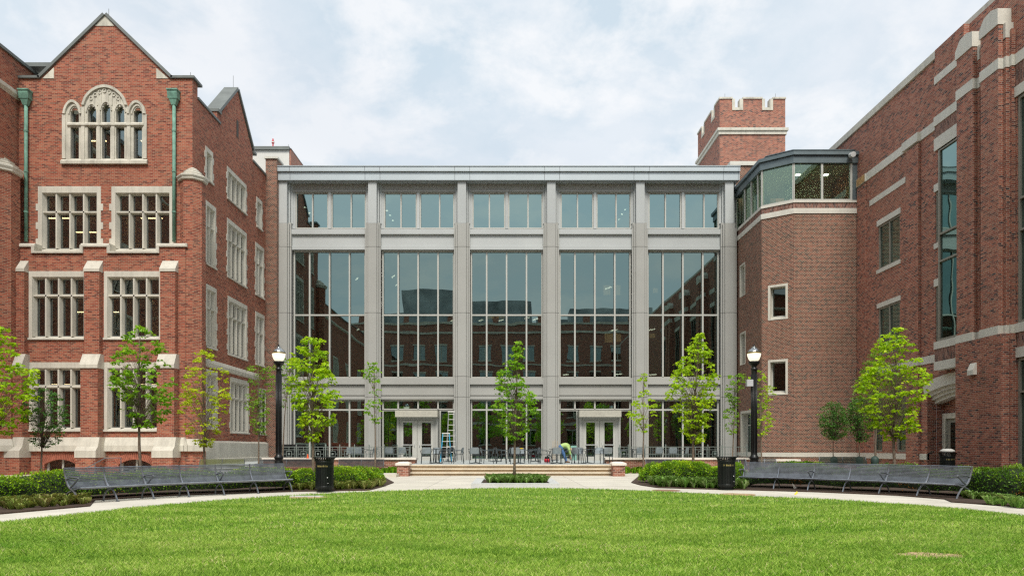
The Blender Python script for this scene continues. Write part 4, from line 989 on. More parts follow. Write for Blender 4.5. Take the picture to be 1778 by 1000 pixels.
m=MB(); m.box(XR+5,XR+5.2,-31.8,41.4,0,ZR-.5); m.build('interior_wall',INT_D,rw)
m=MB()
for zz in (.3,5.3,10.3,15.4): m.box(XR+.35,XR+5,-31.8,41.4,zz-.3,zz)
m.build('floor_slab',INT_F,rw)
m=MB()
for k in range(10):
    for zz in (9.7,14.6): m.box(XR+1.2,XR+2.6,24.6+k*1.7,24.68+k*1.7,zz,zz+.04)
m.build('lamp_tube',LIT,rw)
m=MB(); m.tube([(19.9,41.3,FZ(270,41.3)),(19.9,41.0,FZ(268,41))],.16,8); m.build('vent_pipe',KERB,rw)
# ================================================================ BUILDING BEHIND THE CAMERA (seen mirrored in the hall glass)
ob=thing('opposite_building','brown brick hall facing the quad, seen reflected in the glass','building',(0,-38,0))
hz=[]; Of=Fr((0,-38),(1,0),(0,1)); mw=MB(); mg=MB(); r_=random.Random(5)
for k in range(19):
    x=-42+k*4.1
    for (za_,zb_) in ((2,4.6),(7,10),(12.4,15.4),(17.6,20.2)): hz.append((x,x+2.2,za_,zb_))
m=MB(); m.wall(Of,-44,36,0,24.3,hz); m.build('brick_wall',B_R,ob)
for h in hz:
    w_=MB().fb(Of,h[0]-.12,h[1]+.12,h[3],h[3]+.3,-.1,.05).fb(Of,h[0]-.12,h[1]+.12,h[2]-.25,h[2],-.1,.08).fb(Of,(h[0]+h[1])/2-.06,(h[0]+h[1])/2+.06,h[2],h[3],-.2,-.1).build('window',STONE2,ob)
    MB().fb(Of,h[0],h[1],h[2],h[3],-.25,-.22).build('pane',G_WIN,w_)
m=MB(); m.fb(Of,-44,36,22.6,23.0,-.1,.3); m.fb(Of,-44,36,24.3,24.7,-.4,.2); m.fb(Of,-44,36,5.6,6,-.1,.15); m.fb(Of,-44,36,16.6,16.9,-.1,.12); m.build('stone_band',STONE2,ob)
m=MB(); m.box(-44,36,-52,-38.3,24,24.3); m.box(-44,36,-45,-44.8,0,24); m.build('roof_deck',LEAD,ob)
m=MB(); m.box(-22,-10.5,-64,-55,20,34.5); m.box(-32,-23,-76,-68,20,32); m.box(-9,6,-84,-72,20,35.5); m.box(7,14,-80,-70,20,31); m.box(15,34,-82,-72,20,34); m.build('rear_block',pmat('slate blue wall',(.33,.36,.36),.8,var=.3,scale=.25),ob)
m=MB()
for k in range(7): m.box(-28+k*8.5,-27+k*8.5,-40,-39,24.3,26.2)
m.build('chimney',B_R,ob)
# ================================================================ TERRACE, STEPS, SEAT WALLS
kind(MB().box(-15.6,15.2,37.7,47.6,-.1,TZ).box(-4.75,5.15,33.85,37.7,-.1,TZ-.001).box(-15.3,-12.9,36.5,37.7,-.1,TZ-.002).build('terrace',TERR),'structure')
sx0,sx1=-4.55,4.93
m=MB(); RS=TZ/3
for k in range(3):
    y=33.22+k*.31; m.box(sx0,sx1,y,33.86 if k<2 else 34.2,k*RS+.002,(k+1)*RS-.055)
stp=thing('terrace_steps','three broad stone steps up to the dining terrace','steps',(0,33.5,0)); m.build('riser',STEP,stp)
m=MB()
for k in range(3): y=33.15+k*.31; m.box(sx0-.02,sx1+.02,y-.0,y+.38,(k+1)*RS-.054,(k+1)*RS+ (.004 if k==2 else 0))
m.build('tread',pmat('step tread',(.68,.60,.47),.8,var=.06,scale=1.5,fine=12),stp)
def pier(x0,x1,y0_,lab):
    t=thing('brick_pier',lab,'pier',((x0+x1)/2,y0_+.3,0),'low brick piers flanking the steps')
    MB().box(x0,x1,y0_,y0_+.75,0,.50).build('pier_body',B_P2,t)
    MB().ext([(x0-.06,y0_-.06,.50),(x1+.06,y0_-.06,.50),(x1+.06,y0_+.81,.50),(x0-.06,y0_+.81,.50)],[(x0-.06,y0_-.06,.60),(x1+.06,y0_-.06,.60),(x1+.06,y0_+.81,.60),(x0-.06,y0_+.81,.60)]).ext([(x0-.06,y0_-.06,.60),(x1+.06,y0_-.06,.60),(x1+.06,y0_+.81,.60),(x0-.06,y0_+.81,.60)],[(x0+.1,y0_+.1,.66),(x1-.1,y0_+.1,.66),(x1-.1,y0_+.65,.66),(x0+.1,y0_+.65,.66)]).build('pier_cap',CAP,t)
B_P2=brick('garden wall brick',[(.12,.05,.04),(.30,.115,.075),(.38,.15,.10),(.36,.19,.14)],(.55,.46,.37),dark=.1,big=.15)
pier(-5.02,-4.5,32.6,'low brick pier with white cap at the left end of the steps')
pier(4.86,5.4,32.6,'low brick pier with white cap at the right end of the steps')
def seatwall(x0,x1,lab,y0_=36.9,y1_=37.75,h=.79):
    t=thing('seat_wall',lab,'wall',((x0+x1)/2,y0_,0),'low brick seat walls edging the terrace')
    MB().box(x0,x1,y0_+.05,y1_,0,h-.10).build('wall_body',B_P2,t)
    MB().box(x0-.06,x1+.06,y0_-.03,y1_+.06,h-.10,h).build('wall_cap',CAP,t)
    return t
seatwall(-12.6,-4.75,'long low brick wall with pale cap left of the steps'); seatwall(5.15,12.9,'long low brick wall with pale cap right of the steps')
seatwall(12.95,15.0,'short low brick wall with pale cap in front of the stair tower',36.6,37.3,.72)
kind(MB().box(-7.4,-4.9,31.6,34.2,-.02,.10).build('kerb_strip',CONC),'structure')
# central planter
px0,px1=FX(818,22.75),FX(972,22.75)
pl=thing('planter_kerb','low rectangular grey concrete planter kerb centred before the steps','planter',(0,24,0))
ya,yb_=22.75,26.9
MB().box(px0,px1,ya,ya+.32,0,.16).box(px0+.0,px0+.3,ya+.32,yb_,0,.16).box(px1-.3,px1,ya+.32,yb_,0,.16).box(px0+.3,px1-.3,yb_-.3,yb_,0,.16).build('kerb',KERB,pl)
MB().box(px0+.3,px1-.3,ya+.32,yb_-.3,0,.11).build('planter_soil',MULCH,pl)
# ================================================================ LONG BENCHES
def bench_run(name,feet,outward,lab,arms,loc):
    """feet: front foot points in order; outward: vector from lawn to hedge per post"""
    t=thing(name,lab,'bench',loc)
    n=len(feet); nr=[]
    for i in range(n):
        a=feet[max(i-1,0)]; b=feet[min(i+1,n-1)]; dx,dy=b[0]-a[0],b[1]-a[1]; L=math.hypot(dx,dy); v=(-dy/L,dx/L)
        if v[0]*outward[0]+v[1]*outward[1]<0: v=(-v[0],-v[1])
        nr.append(v)
    def P(i,d,z): return (feet[i][0]+nr[i][0]*d,feet[i][1]+nr[i][1]*d,z)
    back=[(.36,.36),(.43,.40),(.49,.50),(.53,.65),(.57,.81)]
    seat=[(.02,.375),(.10,.385),(.20,.37),(.30,.355),(.38,.365)]
    def lerp(L,s):
        x=s*(len(L)-1); k=min(int(x),len(L)-2); f=x-k; return (L[k][0]*(1-f)+L[k+1][0]*f, L[k][1]*(1-f)+L[k+1][1]*f)
    for i in range(n-1):
        for nm,L,cnt in (('seat',seat,12),('backrest',back,16)):
            m=MB()
            for k in range(cnt):
                d,z=lerp(L,(k+.5)/cnt); d2,z2=lerp(L,min(1,(k+.84)/cnt))
                d1,z1=lerp(L,max(0,(k+.22)/cnt))
                A=[P(i,d1,z1),P(i,d2,z2)]; Bv=[P(i+1,d1,z1),P(i+1,d2,z2)]
                m.poly([A[0],A[1],Bv[1],Bv[0]])
                e=.006; m.poly([(x,y,zz-e) for x,y,zz in (A[0],Bv[0],Bv[1],A[1])])
            m.build(nm,STEELD,t)
        m=MB(); m.tube([P(i,-.01,.378),P(i+1,-.01,.378)],.020,6); m.tube([P(i,.57,.82),P(i+1,.57,.82)],.010,5)
        m.tube([P(i,.20,.34),P(i+1,.20,.34)],.015,5); m.build('seat_rail',STEELL,t)
    for i in range(n):
        m=MB(); m.tube(spline([P(i,.02,.01),P(i,.10,.16),P(i,.22,.29),P(i,.36,.36),P(i,.45,.46),P(i,.53,.65),P(i,.57,.83)],4),.023,6); m.build('curved_frame',STEELL,t)
        m=MB(); m.tube(spline([P(i,.56,.01),P(i,.52,.14),P(i,.42,.25),P(i,.26,.31),P(i,.08,.355),P(i,.0,.372)],4),.021,6)
        for d in(.02,.56): m.box(*[q for q in (P(i,d,0)[0]-.035,P(i,d,0)[0]+.035,P(i,d,0)[1]-.035,P(i,d,0)[1]+.035)],.0,.012)
        m.build('leg',STEELD,t)
        if i in arms:
            m=MB(); m.tube(spline([P(i,.34,.37),P(i,.22,.45),P(i,.10,.55),P(i,.05,.59),P(i,.12,.605),P(i,.32,.60),P(i,.50,.55)],4),.020,6); m.build('armrest',STEELD,t)
    return t
FL=[(-9.55,15.7)]+[G(x,y) for x,y in ((205,870.5),(268,866.2),(329,862.7),(390,859.6),(449,856.7),(508,854))]
FRt=[G(x,y) for x,y in ((1283.4,848),(1342.4,850),(1401.5,852.4),(1462.7,855.2),(1525,858.2),(1590.6,862.2),(1660,867.2))]
# first left post: continue the curve
ax,ay=FL[1]; bx,by=FL[2]; FL[0]=(ax-(bx-ax)*.98+.04,ay-(by-ay)*1.02)
bench_run('curved_bench',FL,(-1,1),'long curved slatted metal bench before the left hedge',(0,2,4,6),(FL[3][0],FL[3][1],0))
bench_run('curved_bench',FRt,(1,1),'long curved slatted metal bench before the right hedge',(0,2,4,6),(FRt[3][0],FRt[3][1],0))
# straight benches against the seat walls
def wall_bench(x0,x1,Y,lab,zt=.72,m_=WOODB):
    t=thing('slatted_bench',lab,'bench',((x0+x1)/2,Y,0),'straight slatted benches along the walls')
    m=MB()
    for k in range(9): zz=zt-.036*k*1.15; m.box(x0,x1,Y+.40-.018*k,Y+.415-.018*k,zz-.033,zz)
    m.build('backrest',m_,t)
    m=MB()
    for k in range(8): m.box(x0,x1,Y-.05+.05*k,Y-.012+.05*k,.36,.375)
    m.build('seat',m_,t)
    for s in range(3):
        x=x0+.02+(x1-x0-.04)*s/2; MB().tube([(x,Y-.03,0),(x,Y+.12,.3),(x,Y+.26,.37),(x,Y+.40,zt)],.017,5).tube([(x,Y+.38,0),(x,Y+.28,.25),(x,Y+.08,.34)],.015,5).build('leg',STEELD,t)
    return t
BY=36.2
wall_bench(FX(445,BY),FX(543,BY),BY,'slatted dark bench against the wall between left lamp post and bin')
wall_bench(FX(585,BY),FX(665,BY),BY,'slatted dark bench against the wall left of the steps pier')
wall_bench(FX(1123,BY),FX(1192,BY),BY,'slatted dark bench behind the right hedge, nearest the steps')
wall_bench(FX(1272,BY),FX(1300,BY),BY,'short slatted bench partly hidden by the right bin')
wall_bench(FX(1311,35.6),FX(1353,35.6),35.6,'slatted bench in front of the stair tower beside the right lamp post',.75)
GB=pmat('olive slatted bench',(.16,.18,.07),.6,var=.1)
wall_bench(FX(340,31),FX(420,31),31,'olive slatted bench behind the left long bench by the plinth',.80,GB)
wall_bench(FX(1428,33),FX(1511,33),33,'dark green slatted bench under the potted trees by the long wing',.88,pmat('dark green bench slats',(.05,.08,.065),.5))
# ================================================================ LAMP POSTS
GLOBE=NT('lamp globe'); GLOBE.b.inputs['Base Color'].default_value=(.85,.84,.8,1); GLOBE.b.inputs['Roughness'].default_value=.25
tcz=GLOBE.new('ShaderNodeTexCoord').outputs['Object']
GLOBE.b.inputs['Emission Color'].default_value=(1,.90,.68,1); GLOBE.b.inputs['Emission Strength'].default_value=.75; GLOBE.m.cycles.emission_sampling='NONE'
GT=glass('clear lamp dome',(.85,.9,.95),(.75,.8,.83),.38,rough=.12)
BRASS=pmat('brass ring',(.50,.36,.12),.35,.6,var=.05)
def lamp(px,Y,lab,box):
    x=FX(px,Y); t=thing('lamp_post',lab,'lamp post',(x,Y,0),'black lamp posts with acorn globes')
    k=Y/F; zz=lambda y: FZ(y,Y)
    m=MB().lathe([(.22,0),(.22,.12),(.18,.16),(.175,.70),(.165,.76),(.15,.84),(.18,.88),(.18,.92),(.13,1.0),(.118,1.05),(.112,1.6),(.105,zz(648)),(.105,zz(647)),(.10,zz(643)),(.13,zz(642)),(.13,zz(640)),(.09,zz(638)),(.11,zz(635)),(.19,zz(632)),(.215,zz(629)),(.215,zz(627.5)),(.15,zz(627))],x,Y,18)
    for a in range(12):
        th=a*math.pi/6; m.box(x+.112*math.cos(th)-.01,x+.112*math.cos(th)+.01,Y+.112*math.sin(th)-.01,Y+.112*math.sin(th)+.01,1.1,zz(650))
    m.build('post',BLACK,t,True)
    m=MB().lathe([(.14,zz(627)),(.20,zz(624)),(.245,zz(619)),(.262,zz(615)),(.262,zz(614))],x,Y,20).build('globe',GLOBE.m,t,True)
    MB().lathe([(.268,zz(614.2)),(.268,zz(612.4))],x,Y,20).build('brass_ring',BRASS,t)
    MB().lathe([(.262,zz(612.4)),(.245,zz(610)),(.19,zz(607)),(.12,zz(605)),(.085,zz(604)),(.10,zz(603)),(.10,zz(602.5)),(.05,zz(601.3))],x,Y,20).build('dome',GT,t,True)
    MB().lathe([(.05,zz(601.5)),(.02,zz(600.5)),(.035,zz(599.7)),(.004,zz(597))],x,Y,10).build('finial',BLACK,t,True)
    MB().lathe([(.05,zz(612.4)),(.06,zz(610)),(.03,zz(608))],x,Y,10).build('bulb',GLOBE.m,t,True)
    if box: MB().box(x-.34,x-.10,Y-.2,Y-.02,zz(671),zz(659.5)).build('sensor_box',pmat('pale grey box',(.55,.56,.58),.4,var=.03),t)
lamp(484,29.0,'black lamp post with lit acorn globe left of the terrace',False)
lamp(1309.3,28.2,'black lamp post with lit globe and grey sensor box before the stair tower',True)
# ================================================================ LITTER BINS
GOLD=pmat('gold lettering',(.36,.30,.10),.5)
def bin_(px,yb_,wpx,lab,seed,scale=1.0,Yf=None):
    if Yf is None: x,Y=G(px,yb_); Y+=.28
    else: Y=Yf; x=FX(px,Y)
    x=FX(px,Y); r=.265*scale; H=1.02*scale
    t=thing('litter_bin',lab,'litter bin',(x,Y,0),'black slatted litter bins')
    m=MB().lathe([(r*.86,0),(r*.86,.05),(r*.8,.06),(r*.8,.09),(r*.95,.10),(r*.95,.14)],x,Y,26)
    m.build('bin_base',BINM,t)
    MB().lathe([(r*.90,.12),(r*.92,H*.84),(r*.80,H*.86)],x,Y,26).build('liner',pmat('black liner',(.006,.007,.007),.5) if 'black liner' not in MATS else MATS['black liner'],t)
    m=MB()
    for k in range(34):
        a=2*math.pi*k/34; c,s=math.cos(a),math.sin(a); w_=.016
        def pt(rr,z,o): return (x+rr*c-s*o,Y+rr*s+c*o,z)
        path=[(r*.97,.10),(r*.99,.12),(r*.99,H*.80),(r*1.0,H*.88),(r*1.08,H*.95),(r*1.24,H)]
        for (r0,z0),(r1,z1) in zip(path[:-1],path[1:]):
            m.add([pt(r0,z0,-w_),pt(r0,z0,w_),pt(r1,z1,w_),pt(r1,z1,-w_),pt(r0-.012,z0,-w_),pt(r0-.012,z0,w_),pt(r1-.012,z1,w_),pt(r1-.012,z1,-w_)],[(0,1,2,3),(7,6,5,4),(0,3,7,4),(1,5,6,2)])
    m.build('slats',BINM,t)
    m=MB()
    for zz in (.13,H*.84): m.lathe([(r*1.0,zz),(r*1.02,zz+.01),(r*1.02,zz+.04),(r*1.0,zz+.05)],x,Y,30)
    m.lathe([(r*1.24,H-.012),(r*1.27,H),(r*1.24,H+.008),(r*1.1,H-.01)],x,Y,30)
    m.build('hoop',BINM,t)
    m=MB().lathe([(r*.995,H*.70),(r*.995,H*.80)],x,Y,30); m.build('name_band',BINM,t)
    m=MB(); g=random.Random(seed); a=-math.pi/2-.62
    while a<-math.pi/2+.62:
        w_=g.choice([.008,.012,.018]); c,s=math.cos(a),math.sin(a); rr=r*1.004; h0=H*.725; h1=H*.775
        if g.random()<.8:
            m.add([(x+rr*c-s*o,Y+rr*s+c*o,z) for o,z in ((-w_/2,h0),(w_/2,h0),(w_/2,h1 if g.random()<.7 else (h0+h1)/2+.005),(-w_/2,h1))],[(0,1,2,3)])
        a+=.105
    m.build('lettering',GOLD,t)
    m=MB(); m.box(x+r*.55-.012,x+r*.55+.012,Y-r*.86-.02,Y-r*.86,.42,.45).box(x+r*.6-.01,x+r*.6+.01,Y-r*.82-.02,Y-r*.82,.26,.275); m.build('latch',KERB,t)
    return t,x,Y,H,r
bin_(563.5,855,30,'black slatted litter bin right of the long left bench',3)
bin_(1261.3,851,30,'black slatted litter bin left of the long right bench',8)
t,x,Y,H,r=bin_(1645,0,0,'black litter bin with a white bag by the arched doorway',5,1.08,29.6)
tag(MB().lathe([(r*.8,0),(r*1.0,.05),(r*.9,.10),(r*.5,.16),(r*.2,.14)],x,Y,14,cz=H).build('bin_bag',WHITEM,None,True),'crumpled white bag in the bin by the arched doorway','bag')
for px,lab in ((497,'dark litter bin on the terrace behind the left lamp post'),(520,'dark litter bin on the terrace at the left hall window')):
    Y=43.5; x=FX(px,Y); tt=thing('terrace_bin',lab,'litter bin',(x,Y,TZ))
    MB().box(x-.32,x+.32,Y-.3,Y+.3,TZ,TZ+.86).build('bin_body',BINM,tt); MB().box(x-.37,x+.37,Y-.35,Y+.35,TZ+.86,TZ+.90).box(x-.3,x+.3,Y-.28,Y+.28,TZ+.90,TZ+1.02).build('bin_lid',BLACK,tt)
# ================================================================ RAILINGS
def railing(xs,Y,lab,dec):
    t=thing('railing',lab,'railing',((xs[0]+xs[-1])/2,Y,TZ))
    z0,z1=TZ+.10,TZ+.86; d=.012
    for x in xs: MB().box(x-.022,x+.022,Y-.022,Y+.022,TZ,z1+.06).lathe([(.03,z1+.06),(.03,z1+.10),(.01,z1+.13)],x,Y,8).build('post',RAILM,t)
    for i in range(len(xs)-1):
        a,b=xs[i]+.03,xs[i+1]-.03; m=MB(); H=z1-z0
        m.box(a,b,Y-d,Y+d,z1-.02,z1+.01).box(a,b,Y-d,Y+d,z0,z0+.025)
        if dec[i%len(dec)]:
            m.box(a,b,Y-d,Y+d,z1-.16,z1-.14).box(a,b,Y-d,Y+d,z0+.14,z0+.16)
            k=max(1,round((b-a)/.62)); w_=(b-a)/k
            for j in range(k):
                c=a+(j+.5)*w_; q=.15; zc=(z0+z1)/2
                for (x0,x1,y0,y1) in ((c-q,c+q,zc-q,zc-q+.02),(c-q,c+q,zc+q-.02,zc+q),(c-q,c-q+.02,zc-q+.02,zc+q-.02),(c+q-.02,c+q,zc-q+.02,zc+q-.02),(c-.01,c+.01,z0+.03,zc-q),(c-.01,c+.01,zc+q,z1-.02),(c-q-.16,c-q,zc-.01,zc+.01),(c+q,c+q+.16,zc-.01,zc+.01),(c-.05,c+.05,zc-.05,zc+.05),(c-q-.02-.13,c-q-.13,z0+.03,z1-.02),(c+q+.13,c+q+.15,z0+.03,z1-.02)): m.box(x0,x1,Y-.009,Y+.009,y0,y1)
        else:
            m.box(a,b,Y-d,Y+d,(z0+z1)/2-.01,(z0+z1)/2+.01)
            k=int((b-a)/.13)
            for j in range(1,k): xq=a+(b-a)*j/k; m.box(xq-.006,xq+.006,Y-.006,Y+.006,z0,z1)
        m.build('panel',RAILM,t)
YR=38.2
railing([FX(x,YR) for x in (489,514.5,539.5,565,590,615.5,641,667,690,712)],YR,'grey green decorative metal railing on the left side of the terrace',[1,1,1,1,1,0,1,0,1])
railing([FX(x,YR) for x in (1076,1091,1120,1156,1205,1229,1254,1297)],YR,'grey green decorative metal railing on the right side of the terrace',[1,0,0,0,1,1,0])
m=MB(); x,Yh=FX(150,31.5),31.5
hr=thing('handrail','thin metal handrail by the basement windows of the left building','handrail',(FX(190,31.8),31.8,0))
m.tube([(FX(148,31.8),31.8,FZ(813,31.8)),(FX(182,31.8),31.8,FZ(795,31.8)),(FX(210,31.8),31.8,FZ(794.5,31.8)),(FX(210,31.8),31.8,0)],.022,6).tube([(FX(165,31.8),31.8,FZ(806,31.8)),(FX(165,31.8),31.8,0)],.018,6); m.build('rail',STEELD,hr)
# ================================================================ TERRACE CHAIRS AND TABLES
def make_chair(label):
    t=thing('terrace_chair',label,'chair',(0,0,0),'grey metal chairs on the terrace')
    m=MB(); 
    m.add([(-.22,-.20,.44),(.22,-.20,.44),(.21,.20,.455),(-.21,.20,.455),(-.22,-.20,.455),(.22,-.20,.455),(.21,.20,.47),(-.21,.20,.47)],[(0,3,2,1),(4,5,6,7),(0,1,5,4),(1,2,6,5),(2,3,7,6),(3,0,4,7)]); m.build('seat',CHAIRM,t)
    # back: gently bowed perforated panel with rounded top
    m=MB(); N=8
    row=lambda z,y,w:[(-w+2*w*k/N,y-.035*math.cos((k/N-.5)*math.pi),z) for k in range(N+1)]
    rows=[row(.50,-.21,.20),row(.62,-.235,.215),row(.74,-.26,.215),row(.80,-.27,.20),row(.825,-.275,.16)]
    for a,b in zip(rows[:-1],rows[1:]):
        for k in range(N): m.add([a[k],a[k+1],b[k+1],b[k],(a[k][0],a[k][1]-.012,a[k][2]),(a[k+1][0],a[k+1][1]-.012,a[k+1][2]),(b[k+1][0],b[k+1][1]-.012,b[k+1][2]),(b[k][0],b[k][1]-.012,b[k][2])],[(0,1,2,3),(7,6,5,4),(3,2,6,7)])
    m.build('backrest',CHAIRB,t)
    for sx in(-1,1):
        MB().tube([(sx*.25,.24,0),(sx*.225,.20,.46)],.018,6).build('leg',CHAIRM,t)
        MB().tube([(sx*.25,-.27,0),(sx*.22,-.20,.46),(sx*.22,-.26,.78)],.018,6).build('leg',CHAIRM,t)
        MB().tube(spline([(sx*.225,.20,.46),(sx*.27,.22,.60),(sx*.28,.12,.66),(sx*.27,-.10,.665),(sx*.22,-.24,.66)],3),.017,6).build('armrest',CHAIRM,t)
    return t
chair0=None
def chair(px,Y,rz,lab):
    global chair0
    loc=(FX(px,Y),Y,TZ)
    if chair0 is None: chair0=make_chair(lab); chair0.location=loc; chair0.rotation_euler=(0,0,rz); return chair0
    return dup(chair0,loc,rz,lab,'grey metal chairs on the terrace')
table0=None
def table(px,Y,lab):
    global table0
    loc=(FX(px,Y),Y,TZ)
    if table0: return dup(table0,loc,0,lab,'square bistro tables on the terrace')
    t=thing('bistro_table',lab,'table',(0,0,0),'square bistro tables on the terrace'); t.location=(0,0,0)
    MB().box(-.38,.38,-.38,.38,.725,.75).build('tabletop',CHAIRM,t)
    MB().lathe([(.035,.04),(.03,.70),(.12,.725)],0,0,10).build('pedestal',CHAIRM,t)
    m=MB()
    for k in range(4): a=math.pi/4+k*math.pi/2; m.tube([(0,0,.06),(.42*math.cos(a),.42*math.sin(a),.015)],[.025,.014],6)
    m.build('foot',CHAIRM,t); t.location=loc; table0=t; return t
# facing: rz=0 faces +Y (back to the camera)
TB=[(757,36.6,'leftmost table at the top of the steps'),(826,36.5,'table second from the left at the top of the steps'),(900,36.5,'table directly behind the central tree'),(967,36.4,'table in front of the bending worker'),(1020,36.6,'table just right of the bending worker'),(778,40.5,'rear table in front of the blue stepladder'),(860,41,'rear table between the central tree and the ladder'),(930,41,'rear table behind the central tree'),(628,41,'table behind the left railing beside the thin tree'),(690,40.8,'table behind the railing left of the left entrance'),(1098,41,'table behind the right railing nearest the right entrance'),(1160,41,'table behind the right railing beside the tall tree')]
CHD=[ # px,Y,rz,label tail keyed to tables
(740,36.2,.15,0,'back to camera on the left'),(757,37.5,2.9,0,'facing the camera behind'),(773,36.5,1.4,0,'side-on at the right'),
(797,36.3,-1.5,1,'side-on at the left'),(824,35.7,.05,1,'back to camera in front'),(848,36.7,1.6,1,'turned sideways at the right'),
(871,36.5,-1.5,2,'side-on at the left'),(895,35.8,.0,2,'back to camera in front'),(927,36.9,1.7,2,'side-on at the right'),(903,37.6,3.1,2,'facing the camera behind'),
(966,35.7,.05,3,'back to camera in front'),(945,36.8,-1.4,3,'side-on at the left'),(989,36.6,1.5,3,'side-on at the right'),
(1003,37.2,2.8,4,'facing the camera behind'),(1005,36.0,-.9,4,'angled at the left'),(1040,37.3,3.0,4,'facing the camera at the right'),(1053,36.1,.2,4,'back to camera at the right'),
(762,41.0,-1.3,5,'side-on at the left'),(796,41.2,1.4,5,'side-on at the right'),
(843,41.3,-1.4,6,'side-on at the left'),(877,41.3,1.5,6,'side-on at the right'),
(914,41.8,-1.2,7,'side-on at the left'),
(607,40.4,.4,8,'back to camera on the left'),(622,39.7,.1,8,'back to camera in front'),(645,40.6,1.2,8,'side-on at the right'),
(676,40.0,.1,9,'back to camera on the left'),(700,40.0,-.1,9,'back to camera on the right'),
(1110,39.8,.1,10,'back to camera in front'),(1083,41.0,-1.4,10,'side-on at the left'),
(1142,40.2,.2,11,'back to camera on the left'),(1168,40.2,-.1,11,'back to camera in the middle'),(1186,40.6,.9,11,'angled at the right')]
for a in TB: table(a[0],a[1],'grey square bistro '+a[2])
short=['leftmost steps-side table','second steps-side table from left','table behind the central tree','table before the bending worker','table right of the bending worker','rear table by the blue stepladder','rear table left of the central tree','rear table right of the central tree','left railing table by thin tree','left railing table near the entrance','right railing table near the entrance','right railing table by the tall tree']
for (px,Y,rz,ti,d) in CHD: chair(px,Y,rz,'grey chair %s, %s'%(d,short[ti]))
# ladders
def ladder(px,Y,H,wb,wt,mat_,rm,lab,nst):
    x=FX(px,Y); t=thing('stepladder',lab,'ladder',(x,Y,TZ)); lean=.28*H
    for s in(-1,1):
        MB().tube([(x+s*wb/2,Y-.0,TZ),(x+s*wt/2,Y+lean*.45,TZ+H)],.03,6).build('rail',mat_,t)
        MB().tube([(x+s*wb/2,Y+lean,TZ),(x+s*wt/2,Y+lean*.5,TZ+H-.05)],.022,6).build('rear_leg',mat_,t)
    for k in range(nst):
        f=(k+.7)/(nst); w_=wb+(wt-wb)*f
        if f>.97: continue
        MB().box(x-w_/2,x+w_/2,Y+lean*.45*f-.03,Y+lean*.45*f+.06,TZ+H*f-.03,TZ+H*f).build('step',rm,t)
    MB().box(x-wt/2-.05,x+wt/2+.05,Y+lean*.4,Y+lean*.55,TZ+H,TZ+H+.06).build('top_cap',rm,t)
ladder(774,40.4,1.60,.62,.36,pmat('blue fibreglass',(.05,.38,.62),.4),WHITEM,'blue fibreglass stepladder standing right of the left entrance',5)
ladder(783,43.6,3.0,.62,.34,pmat('grey ladder rail',(.34,.36,.36),.4,.3),WHITEM,'tall pale stepladder behind the blue one against the hall glass',9)
# objects on the terrace
YM=pmat('yellow plastic',(.80,.58,.04),.45); x=FX(903,36.5); t=thing('tool_case','black and yellow tool case on the table behind the central tree','tool case',(x,36.5,TZ+.75))
MB().box(x-.16,x+.16,36.42,36.62,TZ+.752,TZ+.80).build('case_base',YM,t); MB().box(x-.15,x+.15,36.43,36.61,TZ+.80,TZ+.86).tube([(x-.06,36.5,TZ+.86),(x-.04,36.5,TZ+.9),(x+.04,36.5,TZ+.9),(x+.06,36.5,TZ+.86)],.01,5).build('case_lid',BLACK,t)
x=FX(950,37.5); t=thing('vacuum','small red and black shop vacuum on the terrace floor left of the worker','vacuum',(x,37.5,TZ))
MB().lathe([(.13,.04),(.16,.08),(.16,.2),(.13,.24)],x,37.5,14,cz=TZ).build('tank',RED,t,True); MB().lathe([(.14,.24),(.13,.32),(.06,.36)],x,37.5,14,cz=TZ).tube([(x,37.5,TZ+.34),(x+.1,37.4,TZ+.45),(x+.24,37.3,TZ+.3),(x+.3,37.3,TZ+.05)],.02,6).build('motor_head',BLACK,t)
WD=pmat('pale wood handle',(.42,.33,.22),.7)
for k,(px,lab) in enumerate(((960,'wooden tool handle leaning left of the worker, leftmost of three'),(963.5,'wooden tool handle in the middle of three left of the worker'),(967.5,'wooden tool handle nearest the bending worker'))):
    x=FX(px,46); t=thing('long_tool',lab,'tool',(x,46,TZ)); MB().tube([(x,46,TZ+.04),(x+.04,46.55,TZ+1.25+.1*(k%2))],.018,6).build('handle',WD,t); MB().box(x-.1,x+.1,45.93,46.03,TZ,TZ+.05).build('tool_head',STEELD,t)
x=FX(997,44.5); t=thing('glass_board','pale green sheet leaning on the hall window behind the worker','board',(x,46.6,TZ)); MB().box(FX(991,46.8),FX(1001,46.8),46.7,46.74,TZ,TZ+.95).build('sheet',pmat('pale green sheet',(.22,.42,.36),.3),t)
# ================================================================ WORKER
def skin(name,chain,m,parent,sub=2):
    """chain: list of polylines [(x,y,z,r),...]; shared points joined"""
    vs=[]; idx={}; es=[]; rs=[]
    for pl_ in chain:
        pr=None
        for (x,y,z,r) in pl_:
            k=(round(x,4),round(y,4),round(z,4))
            if k not in idx: idx[k]=len(vs); vs.append((x,y,z)); rs.append(r)
            if pr is not None: es.append((pr,idx[k]))
            pr=idx[k]
    me=bpy.data.meshes.new(name); me.from_pydata(vs,es,[]); me.materials.append(m); o=bpy.data.objects.new(name,me); COL.objects.link(o); o.parent=parent
    sk=o.modifiers.new('skin','SKIN'); sk.use_smooth_shade=True
    lay=me.skin_vertices[0] if me.skin_vertices else None
    if lay is None:
        bpy.context.view_layer.objects.active=o; me.attributes.new  # layer made by modifier
    if me.skin_vertices:
        for i,r in enumerate(rs): me.skin_vertices[0].data[i].radius=(r,r); me.skin_vertices[0].data[i].use_root=(i==0)
    sb=o.modifiers.new('sub','SUBSURF'); sb.levels=sub; sb.render_levels=sub
    return o
